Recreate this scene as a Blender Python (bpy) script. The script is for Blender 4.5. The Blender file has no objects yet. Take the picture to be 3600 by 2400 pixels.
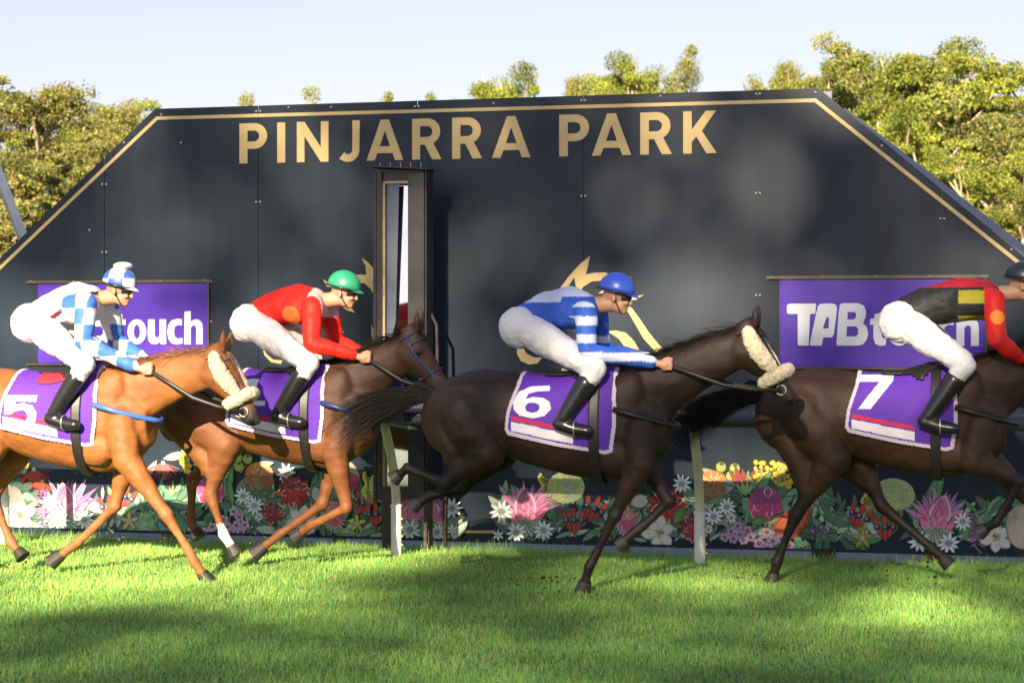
import bpy, bmesh, math, random
import numpy as np
from mathutils import Vector, Matrix
from mathutils.geometry import tessellate_polygon
random.seed(7); RNG = np.random.default_rng(7)
C = bpy.context.scene.collection
R = math.radians
# ------------------------------------------------------------------ camera, sky, sun, exposure
FP = 7000.0            # focal length in photo pixels (70 mm on 36 mm, photo 3600 px wide)
CAMH = 1.85; HZ = 1155.6
D0 = 17.2; TH = math.atan(0.256)      # finish board: distance on the axis, and its turn
cd = bpy.data.cameras.new('camera'); cam = bpy.data.objects.new('camera', cd); C.objects.link(cam)
cam.location = (0, 0, CAMH); cam.rotation_euler = (R(90), 0, 0)
cd.lens = 70; cd.sensor_width = 36; cd.shift_y = -(1200-HZ)/3600
cd.clip_start = .1; cd.clip_end = 3000
cd.dof.use_dof = True; cd.dof.focus_distance = 15.0; cd.dof.aperture_fstop = 4.0
bpy.context.scene.camera = cam
SAZ = R(0); SEL = R(22.5)            # sun: left of the board's normal, and height
A = TH + SAZ
SUN = Vector((-math.sin(A)*math.cos(SEL), -math.cos(A)*math.cos(SEL), math.sin(SEL)))
w = bpy.data.worlds.new('World'); bpy.context.scene.world = w; w.use_nodes = True
nt = w.node_tree; bg = nt.nodes['Background']; sky = nt.nodes.new('ShaderNodeTexSky')
sky.sky_type = 'NISHITA'; sky.sun_disc = False; sky.sun_elevation = SEL
sky.sun_rotation = math.atan2(SUN.x, SUN.y) % (2*math.pi)
sky.air_density = 1.0; sky.dust_density = 0.5; sky.ozone_density = 1.0
gm_ = nt.nodes.new('ShaderNodeGamma'); gm_.inputs[1].default_value = .5      # hazy evening air: an even, pale dome
tn_ = nt.nodes.new('ShaderNodeMix'); tn_.data_type = 'RGBA'; tn_.blend_type = 'MULTIPLY'; tn_.inputs[0].default_value = 1; tn_.inputs[7].default_value = (.885, .80, .905, 1)
nt.links.new(sky.outputs[0], gm_.inputs[0]); nt.links.new(gm_.outputs[0], tn_.inputs[6]); nt.links.new(tn_.outputs[2], bg.inputs[0]); bg.inputs[1].default_value = 0.132
sl = bpy.data.lights.new('sun', 'SUN'); so = bpy.data.objects.new('sun', sl); C.objects.link(so)
sl.energy = 5.0; sl.angle = R(0.53); sl.color = (1.0, 0.83, 0.60)
so.rotation_euler = SUN.to_track_quat('Z', 'Y').to_euler(); so.location = (-20, -30, 30)
sc = bpy.context.scene
sc.view_settings.view_transform = 'Standard'; sc.view_settings.look = 'None'
sc.view_settings.gamma = 1; sc.view_settings.exposure = 1.75
# ------------------------------------------------------------------ frames
def world_pt(x, y, Y): return Vector(((x-1800)/FP*Y, Y, CAMH-(y-HZ)/FP*Y))
def bY(x, d=0.0):      # distance at which the sight line through photo column x meets the plane d in front of the board
    # local y = X sin + (Y-D0) cos = -d
    t = (x-1800)/FP
    return (D0*math.cos(TH)-d)/(t*math.sin(TH)+math.cos(TH))
def bp(x, y, d=0.0):   # point on the plane d in front of the board -> board coordinates (s, z)
    Y = bY(x, d); X = (x-1800)/FP*Y
    return X*math.cos(TH)-(Y-D0)*math.sin(TH), CAMH-(y-HZ)/FP*Y
BM = Matrix.Translation((0, D0, 0)) @ Matrix.Rotation(-TH, 4, 'Z')
# ------------------------------------------------------------------ materials
def mat(name, col, rough=.6, metal=0, var=.12, scale=6, bump=0, bscale=60, spec=.5, attr=False, trans=0, coat=0, stretch=None, sheen=0):
    m = bpy.data.materials.new(name); m.use_nodes = True; n = m.node_tree.nodes; l = m.node_tree.links
    b = n['Principled BSDF']; b.inputs['Roughness'].default_value = rough; b.inputs['Metallic'].default_value = metal
    b.inputs['Specular IOR Level'].default_value = spec; b.inputs['Coat Weight'].default_value = coat
    b.inputs['Sheen Weight'].default_value = sheen
    tc = n.new('ShaderNodeTexCoord'); vec = tc.outputs['Object']
    if stretch:
        mp = n.new('ShaderNodeMapping'); mp.inputs['Scale'].default_value = stretch; l.new(vec, mp.inputs[0]); vec = mp.outputs[0]
    no = n.new('ShaderNodeTexNoise'); no.inputs['Scale'].default_value = scale; no.inputs['Detail'].default_value = 6
    l.new(vec, no.inputs['Vector'])
    mr = n.new('ShaderNodeMapRange'); mr.inputs[1].default_value = .25; mr.inputs[2].default_value = .75
    mr.inputs[3].default_value = 1-var; mr.inputs[4].default_value = 1+var; l.new(no.outputs['Fac'], mr.inputs[0])
    mx = n.new('ShaderNodeMix'); mx.data_type = 'RGBA'; mx.blend_type = 'MULTIPLY'; mx.inputs[0].default_value = 1
    if attr:
        at = n.new('ShaderNodeAttribute'); at.attribute_name = 'Col'; l.new(at.outputs['Color'], mx.inputs[6])
    else: mx.inputs[6].default_value = (*col, 1)
    l.new(mr.outputs[0], mx.inputs[7]); l.new(mx.outputs[2], b.inputs['Base Color'])
    if bump:
        n2 = n.new('ShaderNodeTexNoise'); n2.inputs['Scale'].default_value = bscale; n2.inputs['Detail'].default_value = 4
        l.new(vec, n2.inputs['Vector']); bu = n.new('ShaderNodeBump'); bu.inputs['Strength'].default_value = bump
        bu.inputs['Distance'].default_value = .01; l.new(n2.outputs['Fac'], bu.inputs['Height']); l.new(bu.outputs[0], b.inputs['Normal'])
    if trans:
        tr = n.new('ShaderNodeBsdfTranslucent'); ms = n.new('ShaderNodeMixShader'); ms.inputs[0].default_value = trans
        l.new(mx.outputs[2], tr.inputs[0]); l.new(b.outputs[0], ms.inputs[1]); l.new(tr.outputs[0], ms.inputs[2])
        l.new(ms.outputs[0], n['Material Output'].inputs['Surface'])
    return m
M = {}
M['panel'] = mat('black_composite', (.0085, .0195, .036), .44, var=.22, scale=7, bump=.03, bscale=320, stretch=(1, 1, .10), spec=.30)
M['gold'] = mat('gold_print', (.60, .44, .19), .5, var=.12, scale=2)
M['purple'] = mat('purple_print', (.065, .014, .38), .40, var=.10, scale=.9)
M['white_print'] = mat('white_print', (.66, .70, .74), .45, var=.04)
M['print'] = mat('mural_print', (1, 1, 1), .5, var=.08, scale=20, attr=True)
M['screw'] = mat('screw', (.5, .5, .48), .35, metal=.8)
M['alu'] = mat('brown_aluminium', (.10, .078, .055), .4, metal=.5, var=.2, scale=8)
M['flash'] = mat('flashing', (.10, .12, .17), .45, metal=.3, var=.15)
M['galv'] = mat('galvanised', (.42, .44, .46), .4, metal=.7, var=.15, scale=12)
M['black_steel'] = mat('black_painted_steel', (.018, .019, .021), .38, var=.5, scale=9, bump=.07, bscale=40)
M['rust'] = mat('rusty_steel', (.055, .035, .028), .6, var=.6, scale=14, bump=.3, bscale=50)
M['mirror'] = mat('mirror_glass', (.62, .66, .7), .04, metal=1, var=.05, scale=3)
M['brass'] = mat('pale_timber_frame', (.50, .38, .20), .5, var=.3, scale=20)
M['concrete'] = mat('aggregate_concrete', (.20, .225, .26), .85, var=.55, scale=70, bump=.8, bscale=120)
M['timber'] = mat('timber', (.17, .11, .08), .8, var=.4, scale=10, bump=.4, stretch=(1, 1, 8))
M['pvc'] = mat('cream_plastic_pipe', (.72, .66, .47), .38, var=.2, scale=10)
M['white_metal'] = mat('white_painted_sleeve', (.82, .80, .75), .4, var=.12, scale=14)
M['rail'] = mat('grey_plastic_rail', (.075, .09, .11), .4, var=.1)
M['navy'] = mat('navy_print', (.012, .014, .03), .5)
M['bark'] = mat('gum_bark', (.36, .27, .19), .85, var=.5, scale=1.2, bump=.5, bscale=6, stretch=(1, 1, .25))
M['leaf'] = mat('gum_leaf', (1, 1, 1), .55, var=.1, attr=True, trans=.22, spec=.25)
M['grass'] = mat('turf_blade', (1, 1, 1), .5, var=.22, scale=1.5, attr=True, trans=.35, spec=.35)
M['soil'] = mat('turf_soil', (.05, .10, .028), .95, var=.5, scale=5, bump=.8, bscale=60)
# ------------------------------------------------------------------ mesh building
class MB:
    def __init__(s): s.v = []; s.f = []; s.c = []
    def add(s, vs, fs, col=None):
        o = len(s.v); s.v += [tuple(p) for p in vs]
        for f in fs: s.f.append(tuple(i+o for i in f)); s.c.append(col or (1, 1, 1))
        return s
    def box(s, x0, x1, y0, y1, z0, z1, col=None):
        vs = [(x, y, z) for z in (z0, z1) for y in (y0, y1) for x in (x0, x1)]
        return s.add(vs, [(0, 2, 3, 1), (4, 5, 7, 6), (0, 1, 5, 4), (2, 6, 7, 3), (0, 4, 6, 2), (1, 3, 7, 5)], col)
    def obb(s, c, ax, ay, az, col=None):
        c = Vector(c); vs = [c+ax*i+ay*j+az*k for k in (-1, 1) for j in (-1, 1) for i in (-1, 1)]
        return s.add(vs, [(0, 2, 3, 1), (4, 5, 7, 6), (0, 1, 5, 4), (2, 6, 7, 3), (0, 4, 6, 2), (1, 3, 7, 5)], col)
    def ball(s, c, r, seg=14, ri=9, rot=None, col=None):
        c = Vector(c); r = (r, r, r) if not hasattr(r, '__len__') else r; vs = []; fs = []
        for i in range(ri+1):
            t = math.pi*i/ri
            for j in range(seg):
                a = 2*math.pi*j/seg; p = Vector((r[0]*math.sin(t)*math.cos(a), r[1]*math.sin(t)*math.sin(a), r[2]*math.cos(t)))
                if rot: p = rot @ p
                vs.append(c+p)
        for i in range(ri):
            for j in range(seg):
                a = i*seg+j; b = i*seg+(j+1) % seg; d = a+seg; e = b+seg
                if i == 0: fs.append((a, d, e))
                elif i == ri-1: fs.append((a, d, b))
                else: fs.append((a, d, e, b))
        return s.add(vs, fs, col)
    def tube(s, pts, rad, seg=10, cap=True, col=None, flat=None):
        pts = [Vector(p) for p in pts]; n = len(pts); rad = rad if hasattr(rad, '__len__') else [rad]*n; vs = []; fs = []
        t = (pts[1]-pts[0]).normalized(); u = t.orthogonal().normalized()
        if abs(t.z) < .95: u = (Vector((0, 0, 1))-t*t.z).normalized()
        for i in range(n):
            a = pts[max(i-1, 0)]; b = pts[min(i+1, n-1)]; t = (b-a).normalized()
            u = (u-t*u.dot(t)).normalized(); v = t.cross(u)
            for j in range(seg):
                g = 2*math.pi*j/seg; k = flat or 1
                vs.append(pts[i]+(u*math.cos(g)*k+v*math.sin(g))*rad[i])
        for i in range(n-1):
            for j in range(seg):
                a = i*seg+j; b = i*seg+(j+1) % seg; fs.append((a, b, b+seg, a+seg))
        if cap: fs.append(tuple(range(seg-1, -1, -1))); fs.append(tuple((n-1)*seg+j for j in range(seg)))
        return s.add(vs, fs, col)
    def chain(s, pts, rad, seg=14):      # closed tapered capsules for the voxel union
        for i in range(len(pts)):
            s.ball(pts[i], rad[i], seg, 9)
            if i: s.tube([pts[i-1], pts[i]], [rad[i-1]*.995, rad[i]*.995], seg)
        return s
    def loft(s, rings, seg=28, col=None):  # ring: centre, up, side, half up, half down, half width
        vs = []; fs = []; n = len(rings)
        for (c, up, sd, hu, hd, hw) in rings:
            c = Vector(c)
            for j in range(seg):
                g = 2*math.pi*j/seg; q = math.sin(g)
                vs.append(c+Vector(sd)*math.cos(g)*hw+Vector(up)*q*(hu if q > 0 else hd))
        for i in range(n-1):
            for j in range(seg):
                a = i*seg+j; b = i*seg+(j+1) % seg; fs.append((a, b, b+seg, a+seg))
        fs.append(tuple(range(seg-1, -1, -1))); fs.append(tuple((n-1)*seg+j for j in range(seg)))
        return s.add(vs, fs, col)
    def sheet(s, loops, y0, y1, col=None, sides=True):   # loops of (s,z): front face at y0 (towards the camera is -y), edge walls back to y1
        flat = [Vector((p[0], p[1], 0)) for lp in loops for p in lp]
        tris = tessellate_polygon([[Vector((p[0], p[1], 0)) for p in lp] for lp in loops])
        vs = [(p.x, y0, p.y) for p in flat]; fs = []
        for t in tris:
            a, b, c = (flat[i] for i in t); k = (b-a).cross(c-a).z
            fs.append(tuple(t) if k > 0 else (t[0], t[2], t[1]))
        s.add(vs, fs, col)
        if sides:
            for lp in loops:
                n = len(lp); vv = [(p[0], y0, p[1]) for p in lp]+[(p[0], y1, p[1]) for p in lp]
                s.add(vv, [(i, i+n, (i+1) % n+n, (i+1) % n) for i in range(n)], col)
        return s
    def build(s, name, m, parent=None, colors=False, smooth=False):
        me = bpy.data.meshes.new(name); me.from_pydata(s.v, [], s.f)
        if colors:
            a = me.color_attributes.new('Col', 'FLOAT_COLOR', 'CORNER'); k = 0; arr = []
            for p, c in zip(me.polygons, s.c): arr += [*c, 1.0]*p.loop_total
            a.data.foreach_set('color', arr)
        if smooth: me.polygons.foreach_set('use_smooth', [True]*len(me.polygons))
        me.materials.append(m); o = bpy.data.objects.new(name, me); C.objects.link(o)
        if parent: o.parent = parent
        return o
def tag(o, label=None, cat=None, group=None, kind=None):
    if label: o['label'] = label
    if cat: o['category'] = cat
    if group: o['group'] = group
    if kind: o['kind'] = kind
    return o
def empty(name, mtx, label, cat, group=None):
    o = bpy.data.objects.new(name, None); C.objects.link(o); o.matrix_world = mtx; o.empty_display_size = .2
    return tag(o, label, cat, group)
def vox(name, mb, size, it, m, parent, colfn=None, disp=0, dsize=.12):     # one continuous smooth skin from overlapping closed volumes
    me = bpy.data.meshes.new('tmp'); me.from_pydata(mb.v, [], mb.f); ob = bpy.data.objects.new('tmp', me); C.objects.link(ob)
    r = ob.modifiers.new('r', 'REMESH'); r.mode = 'VOXEL'; r.voxel_size = size
    sm = ob.modifiers.new('s', 'SMOOTH'); sm.factor = .5; sm.iterations = it
    if disp:
        tx = bpy.data.textures.new('folds', 'CLOUDS'); tx.noise_scale = dsize; tx.noise_depth = 3; tx.intensity = 1
        dm = ob.modifiers.new('d', 'DISPLACE'); dm.texture = tx; dm.strength = disp; dm.mid_level = .5 if disp < .02 else .22; dm.texture_coords = 'LOCAL'
    dg = bpy.context.evaluated_depsgraph_get(); dg.update()
    nm = bpy.data.meshes.new_from_object(ob.evaluated_get(dg)); nm.name = name
    bpy.data.objects.remove(ob); bpy.data.meshes.remove(me)
    nm.polygons.foreach_set('use_smooth', [True]*len(nm.polygons))
    nm.materials.clear(); nm.materials.append(m)
    if colfn:
        n = len(nm.vertices); co = np.empty(n*3); nm.vertices.foreach_get('co', co); co = co.reshape(n, 3)
        a = nm.color_attributes.new('Col', 'FLOAT_COLOR', 'POINT'); cc = np.ones((n, 4)); cc[:, :3] = colfn(co)
        a.data.foreach_set('color', cc.ravel())
    o = bpy.data.objects.new(name, nm); C.objects.link(o)
    if parent: o.parent = parent
    return o
def np_mesh(name, verts, faces_per, cols, m, parent=None):   # verts (n, k, 3): n faces of k corners
    n, k, _ = verts.shape; me = bpy.data.meshes.new(name)
    me.vertices.add(n*k); me.vertices.foreach_set('co', verts.astype(np.float32).ravel())
    me.loops.add(n*k); me.loops.foreach_set('vertex_index', np.arange(n*k, dtype=np.int32))
    me.polygons.add(n); me.polygons.foreach_set('loop_start', np.arange(0, n*k, k, dtype=np.int32))
    me.update(calc_edges=True)
    a = me.color_attributes.new('Col', 'FLOAT_COLOR', 'POINT'); cc = np.ones((n, k, 4), np.float32); cc[:, :, :3] = cols[:, None, :]
    a.data.foreach_set('color', cc.ravel()); me.materials.append(m)
    o = bpy.data.objects.new(name, me); C.objects.link(o)
    if parent: o.parent = parent
    return o
def inside(px, pz, loop):
    c = False; n = len(loop); j = n-1
    for i in range(n):
        if (loop[i][1] > pz) != (loop[j][1] > pz) and px < (loop[j][0]-loop[i][0])*(pz-loop[i][1])/(loop[j][1]-loop[i][1])+loop[i][0]: c = not c
        j = i
    return c
# ------------------------------------------------------------------ ground
EDGE = .22      # turf stops this far in front of the board
def gz(d): 
    d = np.asarray(d, float); return np.where(d > 1.1, 0.0, np.where(d < .3, -.075, -.075*(1.1-d)/.8))
g = MB(); ds = [420, 120, 40, 16, 8, 5, 3, 2, 1.4, 1.1, .9, .7, .5, .3, -1, -8, -40, -150, -900]
xs = [-900, -200, -60, -20, -8, -4, 0, 4, 8, 20, 60, 200, 900]
vs = [(x, -d, float(gz(d))-(.12 if d < -2 else 0)) for d in ds for x in xs]; nx = len(xs)
g.add(vs, [(i*nx+j, i*nx+j+1, (i+1)*nx+j+1, (i+1)*nx+j) for i in range(len(ds)-1) for j in range(nx-1)])
o = g.build('ground', M['soil']); o.matrix_world = BM; tag(o, kind='structure')
g = MB().box(-12, 12, -EDGE-.02, 1.6, -.2, -.07); o = g.build('gravel_path', M['concrete']); o.matrix_world = BM; tag(o, kind='structure')
# turf: blades one by one, denser where the camera sees them
def turf(name, x0, x1, d0, d1, n, h0, h1, wd, label):
    x = RNG.uniform(x0, x1, n); d = RNG.uniform(d0, d1, n)
    # thin out outside the wedge that any camera near this one can see
    wx = x*math.cos(TH)+(-d)*math.sin(TH); wy = D0-x*math.sin(TH)-d*math.cos(TH)
    k = (np.abs(wx) < .28*wy+2.0) & (wy > 8.6) & (d > EDGE+.05*np.sin(x*5)); x = x[k]; d = d[k]; n = len(x)
    z = gz(d); cl = .5+.5*np.sin(x*2.1+np.sin(d*1.7)*2)*np.sin(d*2.9+x*.8)
    clump = RNG.random(n)
    h = RNG.uniform(h0, h1, n)*(.75+.4*cl)*(.6+.8*clump**2); a = RNG.uniform(0, 2*math.pi, n); le = h*RNG.uniform(.15, 1.15, n)
    lx = np.cos(a)*le; ly = np.sin(a)*le; b = a+math.pi/2+RNG.uniform(-.5, .5, n); ww = wd*RNG.uniform(.6, 1.3, n)
    P = np.zeros((n, 3, 3)); P[:, 0, 0] = x-np.cos(b)*ww; P[:, 0, 1] = -d-np.sin(b)*ww; P[:, 0, 2] = z-.004
    P[:, 1, 0] = x+np.cos(b)*ww; P[:, 1, 1] = -d+np.sin(b)*ww; P[:, 1, 2] = z-.004
    P[:, 2, 0] = x+lx; P[:, 2, 1] = -d+ly; P[:, 2, 2] = z+h
    base = np.array([.145, .49, .145]); tip = np.array([.53, .67, .12]); dry = np.array([.36, .31, .13])
    t = RNG.random(n)[:, None]; c = base*(1-t)+tip*t; dr = RNG.random(n) < .07; c[dr] = dry*RNG.uniform(.6, 1.1, (dr.sum(), 1))
    bare = np.exp(-((x+.35)/.5)**2-((d-.75)/.18)**2)+.8*np.exp(-((x-.9)/.35)**2-((d-.8)/.1)**2)
    m2 = RNG.random(n) < bare*.8; c[m2] = dry*RNG.uniform(.5, .9, (m2.sum(), 1)); P[m2, 2, 2] = z[m2]+h[m2]*.5
    c *= (.72+.5*cl)[:, None]
    o = np_mesh(name, P, None, c, M['grass']); o.matrix_world = BM; tag(o, label, 'grass', kind='stuff')
turf('grass', -9, 8, EDGE, 9.5, 1000000, .016, .050, .0042, 'short green racecourse turf the horses gallop on')
turf('grass_tufts', -7.5, 7, EDGE, .75, 34000, .04, .11, .004, 'longer unmown grass along the foot of the board')
# ------------------------------------------------------------------ finish board
board = empty('sign_board', BM, 'huge black slant-ended sign wall with gold lettering and floral base behind the rail', 'sign wall')
LC = bp(545, 383); LS = bp(0, 907); RC = bp(2878, 311); RS = bp(3600, 903)
def topz(s):
    a = LC[1]+(LS[1]-LC[1])*(s-LC[0])/(LS[0]-LC[0]); b = LC[1]+(RC[1]-LC[1])*(s-LC[0])/(RC[0]-LC[0])
    c = RC[1]+(RS[1]-RC[1])*(s-RC[0])/(RS[0]-RC[0])
    return min(a, b, c)
SL = LC[0]-(LC[1]-.35)/((LC[1]-LS[1])/(LC[0]-LS[0])); SR = RC[0]+(RC[1]-.35)/((RC[1]-RS[1])/(RS[0]-RC[0]))
seams = [bp(x, 700)[0] for x in (367, 908, 1468, 2051, 2665, 3313)]
s0 = seams[0]-(seams[1]-seams[0]); s7 = seams[5]+(seams[1]-seams[0])
edges = [SL]+([s0] if s0 > SL else [])+seams+([s7] if s7 < SR else [])+[SR]
for a, b in zip(edges[:-1], edges[1:]):
    a += .0025; b -= .0025
    lp = [(a, 0), (b, 0), (b, topz(b))]+[(q[0], q[1]) for q in (RC, LC) if a < q[0] < b]+[(a, topz(a))]
    MB().sheet([lp], 0, .006).build('panel', M['panel'], board)
bk = MB()     # dark steel frame the panels are screwed to
lp = [(SL+.05, .02), (SR-.05, .02), (SR-.05, .3), (RC[0]-.04, RC[1]-.05), (LC[0]+.04, LC[1]-.05), (SL+.05, .3)]
bk.sheet([lp], .012, .10); bk.sheet([lp[::-1]], .10, .012); bk.build('backing_frame', M['black_steel'], board)
for s in np.linspace(SL+.6, SR-.6, 6): MB().box(s-.05, s+.05, .1, .2, -.15, 1.2).build('support_post', M['timber'], board)
sx = bp(2852, 1950)[0]; MB().box(sx, sx+.115, .02, .10, -.16, -.002).build('foot_block', M['black_steel'], board)
MB().box(sx+.118, sx+.195, .03, .11, -.16, -.003).build('foot_block', M['timber'], board)
sx = bp(565, 1880)[0]; MB().box(sx, sx+.13, .02, .10, -.16, -.002).build('foot_block', M['timber'], board)
# metal flashing standing proud behind the right-hand slope, and the beam end at its top
def off(p, q, d):
    v = Vector((q[0]-p[0], q[1]-p[1])).normalized(); n = Vector((v.y, -v.x))*-d; return n
a = bp(2957, 372); b = bp(3600, 872); n = Vector((b[1]-a[1], a[0]-b[0])).normalized()*-1
sl_ = Vector((b[0]-a[0], b[1]-a[1])).normalized(); e = Vector(a)+sl_*6.2
fl = MB(); A0 = Vector(a)-Vector((.045*.6, .045*.8)); nn = Vector((.60, .80))
vs = []
for p in (A0, e):
    vs += [(p.x-.14*nn.x, .11, p.y-.14*nn.y), (p.x+.0*nn.x, .11, p.y), (p.x+.062*nn.x, .30, p.y+.062*nn.y), (p.x-.14*nn.x, .34, p.y-.14*nn.y)]
fl.add(vs, [(0, 4, 5, 1), (1, 5, 6, 2), (2, 6, 7, 3), (3, 7, 4, 0), (0, 1, 2, 3), (7, 6, 5, 4)]); fl.build('edge_flashing', M['flash'], board)
q = bp(2908, 316); MB().box(q[0]-.18, q[0]+.025, .12, .22, q[1]-.10, q[1]).build('beam_end', M['flash'], board)
# gold pinstripe
def stripe(pts, wd, name='gold_stripe', y=-.003):
    P = [Vector(p) for p in pts]; L = []; Rr = []
    for i, p in enumerate(P):
        if i == 0: n = Vector((-(P[1]-p).y, (P[1]-p).x)).normalized(); k = 1
        elif i == len(P)-1: n = Vector((-(p-P[i-1]).y, (p-P[i-1]).x)).normalized(); k = 1
        else:
            n1 = Vector((-(p-P[i-1]).y, (p-P[i-1]).x)).normalized(); n2 = Vector((-(P[i+1]-p).y, (P[i+1]-p).x)).normalized()
            n = (n1+n2).normalized(); k = 1/n.dot(n1)
        L.append(p+n*wd*k/2); Rr.append(p-n*wd*k/2)
    MB().sheet([[(v.x, v.y) for v in Rr+L[::-1]]], y, 0).build(name, M['gold'], board)
ls0 = bp(0, 942); lc = bp(552, 416); rc = bp(2866, 353); rs0 = bp(3600, 938)
el = Vector(ls0)+(Vector(ls0)-Vector(lc)).normalized()*1.0; er = Vector(rs0)+(Vector(rs0)-Vector(rc)).normalized()*1.0
stripe([el, lc, rc, er], .030)
stripe([bp(1612, 1868), bp(1742, 1868)], .022)
# big gold letters, one object each
def arc(cx, cz, r, a0, a1, n=14): return [(cx+r*math.cos(R(a0+(a1-a0)*i/n)), cz+r*math.sin(R(a0+(a1-a0)*i/n))) for i in range(n+1)]
G = {
 'P': (.70, [[(0, 0), (.2, 0), (.2, .36), (.36, .36)]+arc(.37, .68, .32, -90, 90)+[(0, 1)], [(.2, .545)]+[(.2, .815)]+arc(.36, .68, .135, 90, -90)]),
 'I': (.20, [[(0, 0), (.2, 0), (.2, 1), (0, 1)]]),
 'N': (.79, [[(0, 0), (.19, 0), (.19, .64), (.60, 0), (.79, 0), (.79, 1), (.60, 1), (.60, .36), (.19, 1), (0, 1)]]),
 'J': (.55, [[(.55, 1), (.36, 1), (.36, .30)]+arc(.25, .28, .11, 0, -150, 8)+[(.02, .06)]+arc(.25, .27, .29, -128, 0, 12)]),
 'A': (.95, [[(0, 0), (.21, 0), (.28, .18), (.67, .18), (.74, 0), (.95, 0), (.58, 1), (.37, 1)], [(.34, .345), (.475, .73), (.61, .345)]]),
 'R': (.72, [[(0, 0), (.2, 0), (.2, .36), (.32, .36), (.50, 0), (.73, 0), (.53, .395)]+arc(.38, .68, .32, -62, 90)+[(0, 1)], [(.2, .545)]+[(.2, .815)]+arc(.37, .68, .135, 90, -90)]),
 'K': (.79, [[(0, 0), (.2, 0), (.2, .27), (.31, .40), (.55, 0), (.79, 0), (.44, .53), (.77, 1), (.53, 1), (.2, .56), (.2, 1), (0, 1)]])}
zb = (bp(842, 577)[1]+bp(2402, 539)[1])/2; zt = (bp(842, 436)[1]+bp(2402, 391)[1])/2
for ch, xa, xb in (('P', 842, 941), ('I', 975, 1003), ('N', 1044, 1155), ('J', 1190, 1265), ('A', 1289, 1418), ('R', 1449, 1552), ('R', 1590, 1695),
                   ('A', 1730, 1865), ('P', 1966, 2073), ('A', 2081, 2219), ('R', 2251, 2362), ('K', 2402, 2520)):
    sa = bp(xa, 500)[0]; sb = bp(xb, 500)[0]; wu, loops = G[ch]; kx = (sb-sa)/wu
    if ch == 'R': kx = (sb-sa)/.73
    MB().sheet([[(sa+p[0]*kx, zb+p[1]*(zt-zb)) for p in lp] for lp in loops], -.003, 0).build('letter', M['gold'], board)
# racing emblems: ribbons of a gold horse's head, one right, its mirror twin left
def emblem(ox, oy, k, polys):
    for pl in polys:
        lp = [bp(ox+p[0]/k, oy+p[1]/k) for p in pl]
        ar = sum(lp[i][0]*lp[(i+1) % len(lp)][1]-lp[(i+1) % len(lp)][0]*lp[i][1] for i in range(len(lp)))
        if ar < 0: lp = lp[::-1]
        MB().sheet([lp], -.003, 0).build('emblem_ribbon', M['gold'], board)
emblem(1500, 850, 1.2067, [
 [(693, 60), (650, 95), (600, 150), (560, 205), (535, 250), (562, 250), (590, 205), (626, 150), (640, 226), (665, 190), (700, 168), (740, 165), (790, 185), (830, 188), (855, 172), (868, 148), (835, 160), (800, 150), (760, 130), (715, 130), (675, 138), (680, 120)],
 [(812, 264), (850, 290), (880, 340), (920, 410), (970, 465), (1020, 505), (1055, 518), (1062, 490), (1030, 478), (985, 435), (940, 380), (900, 320), (870, 280), (840, 262)],
 [(728, 218), (755, 200), (800, 196), (790, 215)], [(838, 228), (880, 232), (922, 224), (890, 245), (850, 248)],
 [(770, 380), (815, 410), (850, 460), (880, 522), (942, 522), (915, 480), (880, 420), (845, 385), (800, 376)],
 [(400, 415), (385, 445), (383, 475), (400, 505), (435, 520), (470, 515), (490, 490), (455, 490), (425, 475), (410, 450), (410, 425)],
 [(575, 535), (607, 550), (595, 577), (558, 577)], [(1112, 448), (1128, 438), (1133, 474), (1113, 474)], [(620, 440), (645, 440), (645, 450), (628, 452)]])
emblem(750, 850, 1.3067, [
 [(682, 75), (712, 95), (739, 125), (739, 245), (722, 215), (695, 190), (650, 187), (605, 200), (630, 165), (665, 150), (703, 152), (700, 110)],
 [(505, 172), (525, 185), (550, 185), (548, 207), (522, 205)], [(590, 287), (625, 292), (652, 325), (625, 318), (600, 305)],
 [(475, 418), (440, 430), (400, 500), (415, 500), (440, 470)], [(605, 410), (555, 425), (520, 455), (490, 495), (465, 540), (497, 543), (520, 505), (550, 455), (580, 430)],
 [(225, 480), (235, 520), (265, 552), (310, 560), (318, 545), (275, 540), (245, 515)], [(725, 375), (735, 405), (740, 465), (728, 435)], [(362, 578), (440, 580), (430, 592), (375, 590)]])
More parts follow.
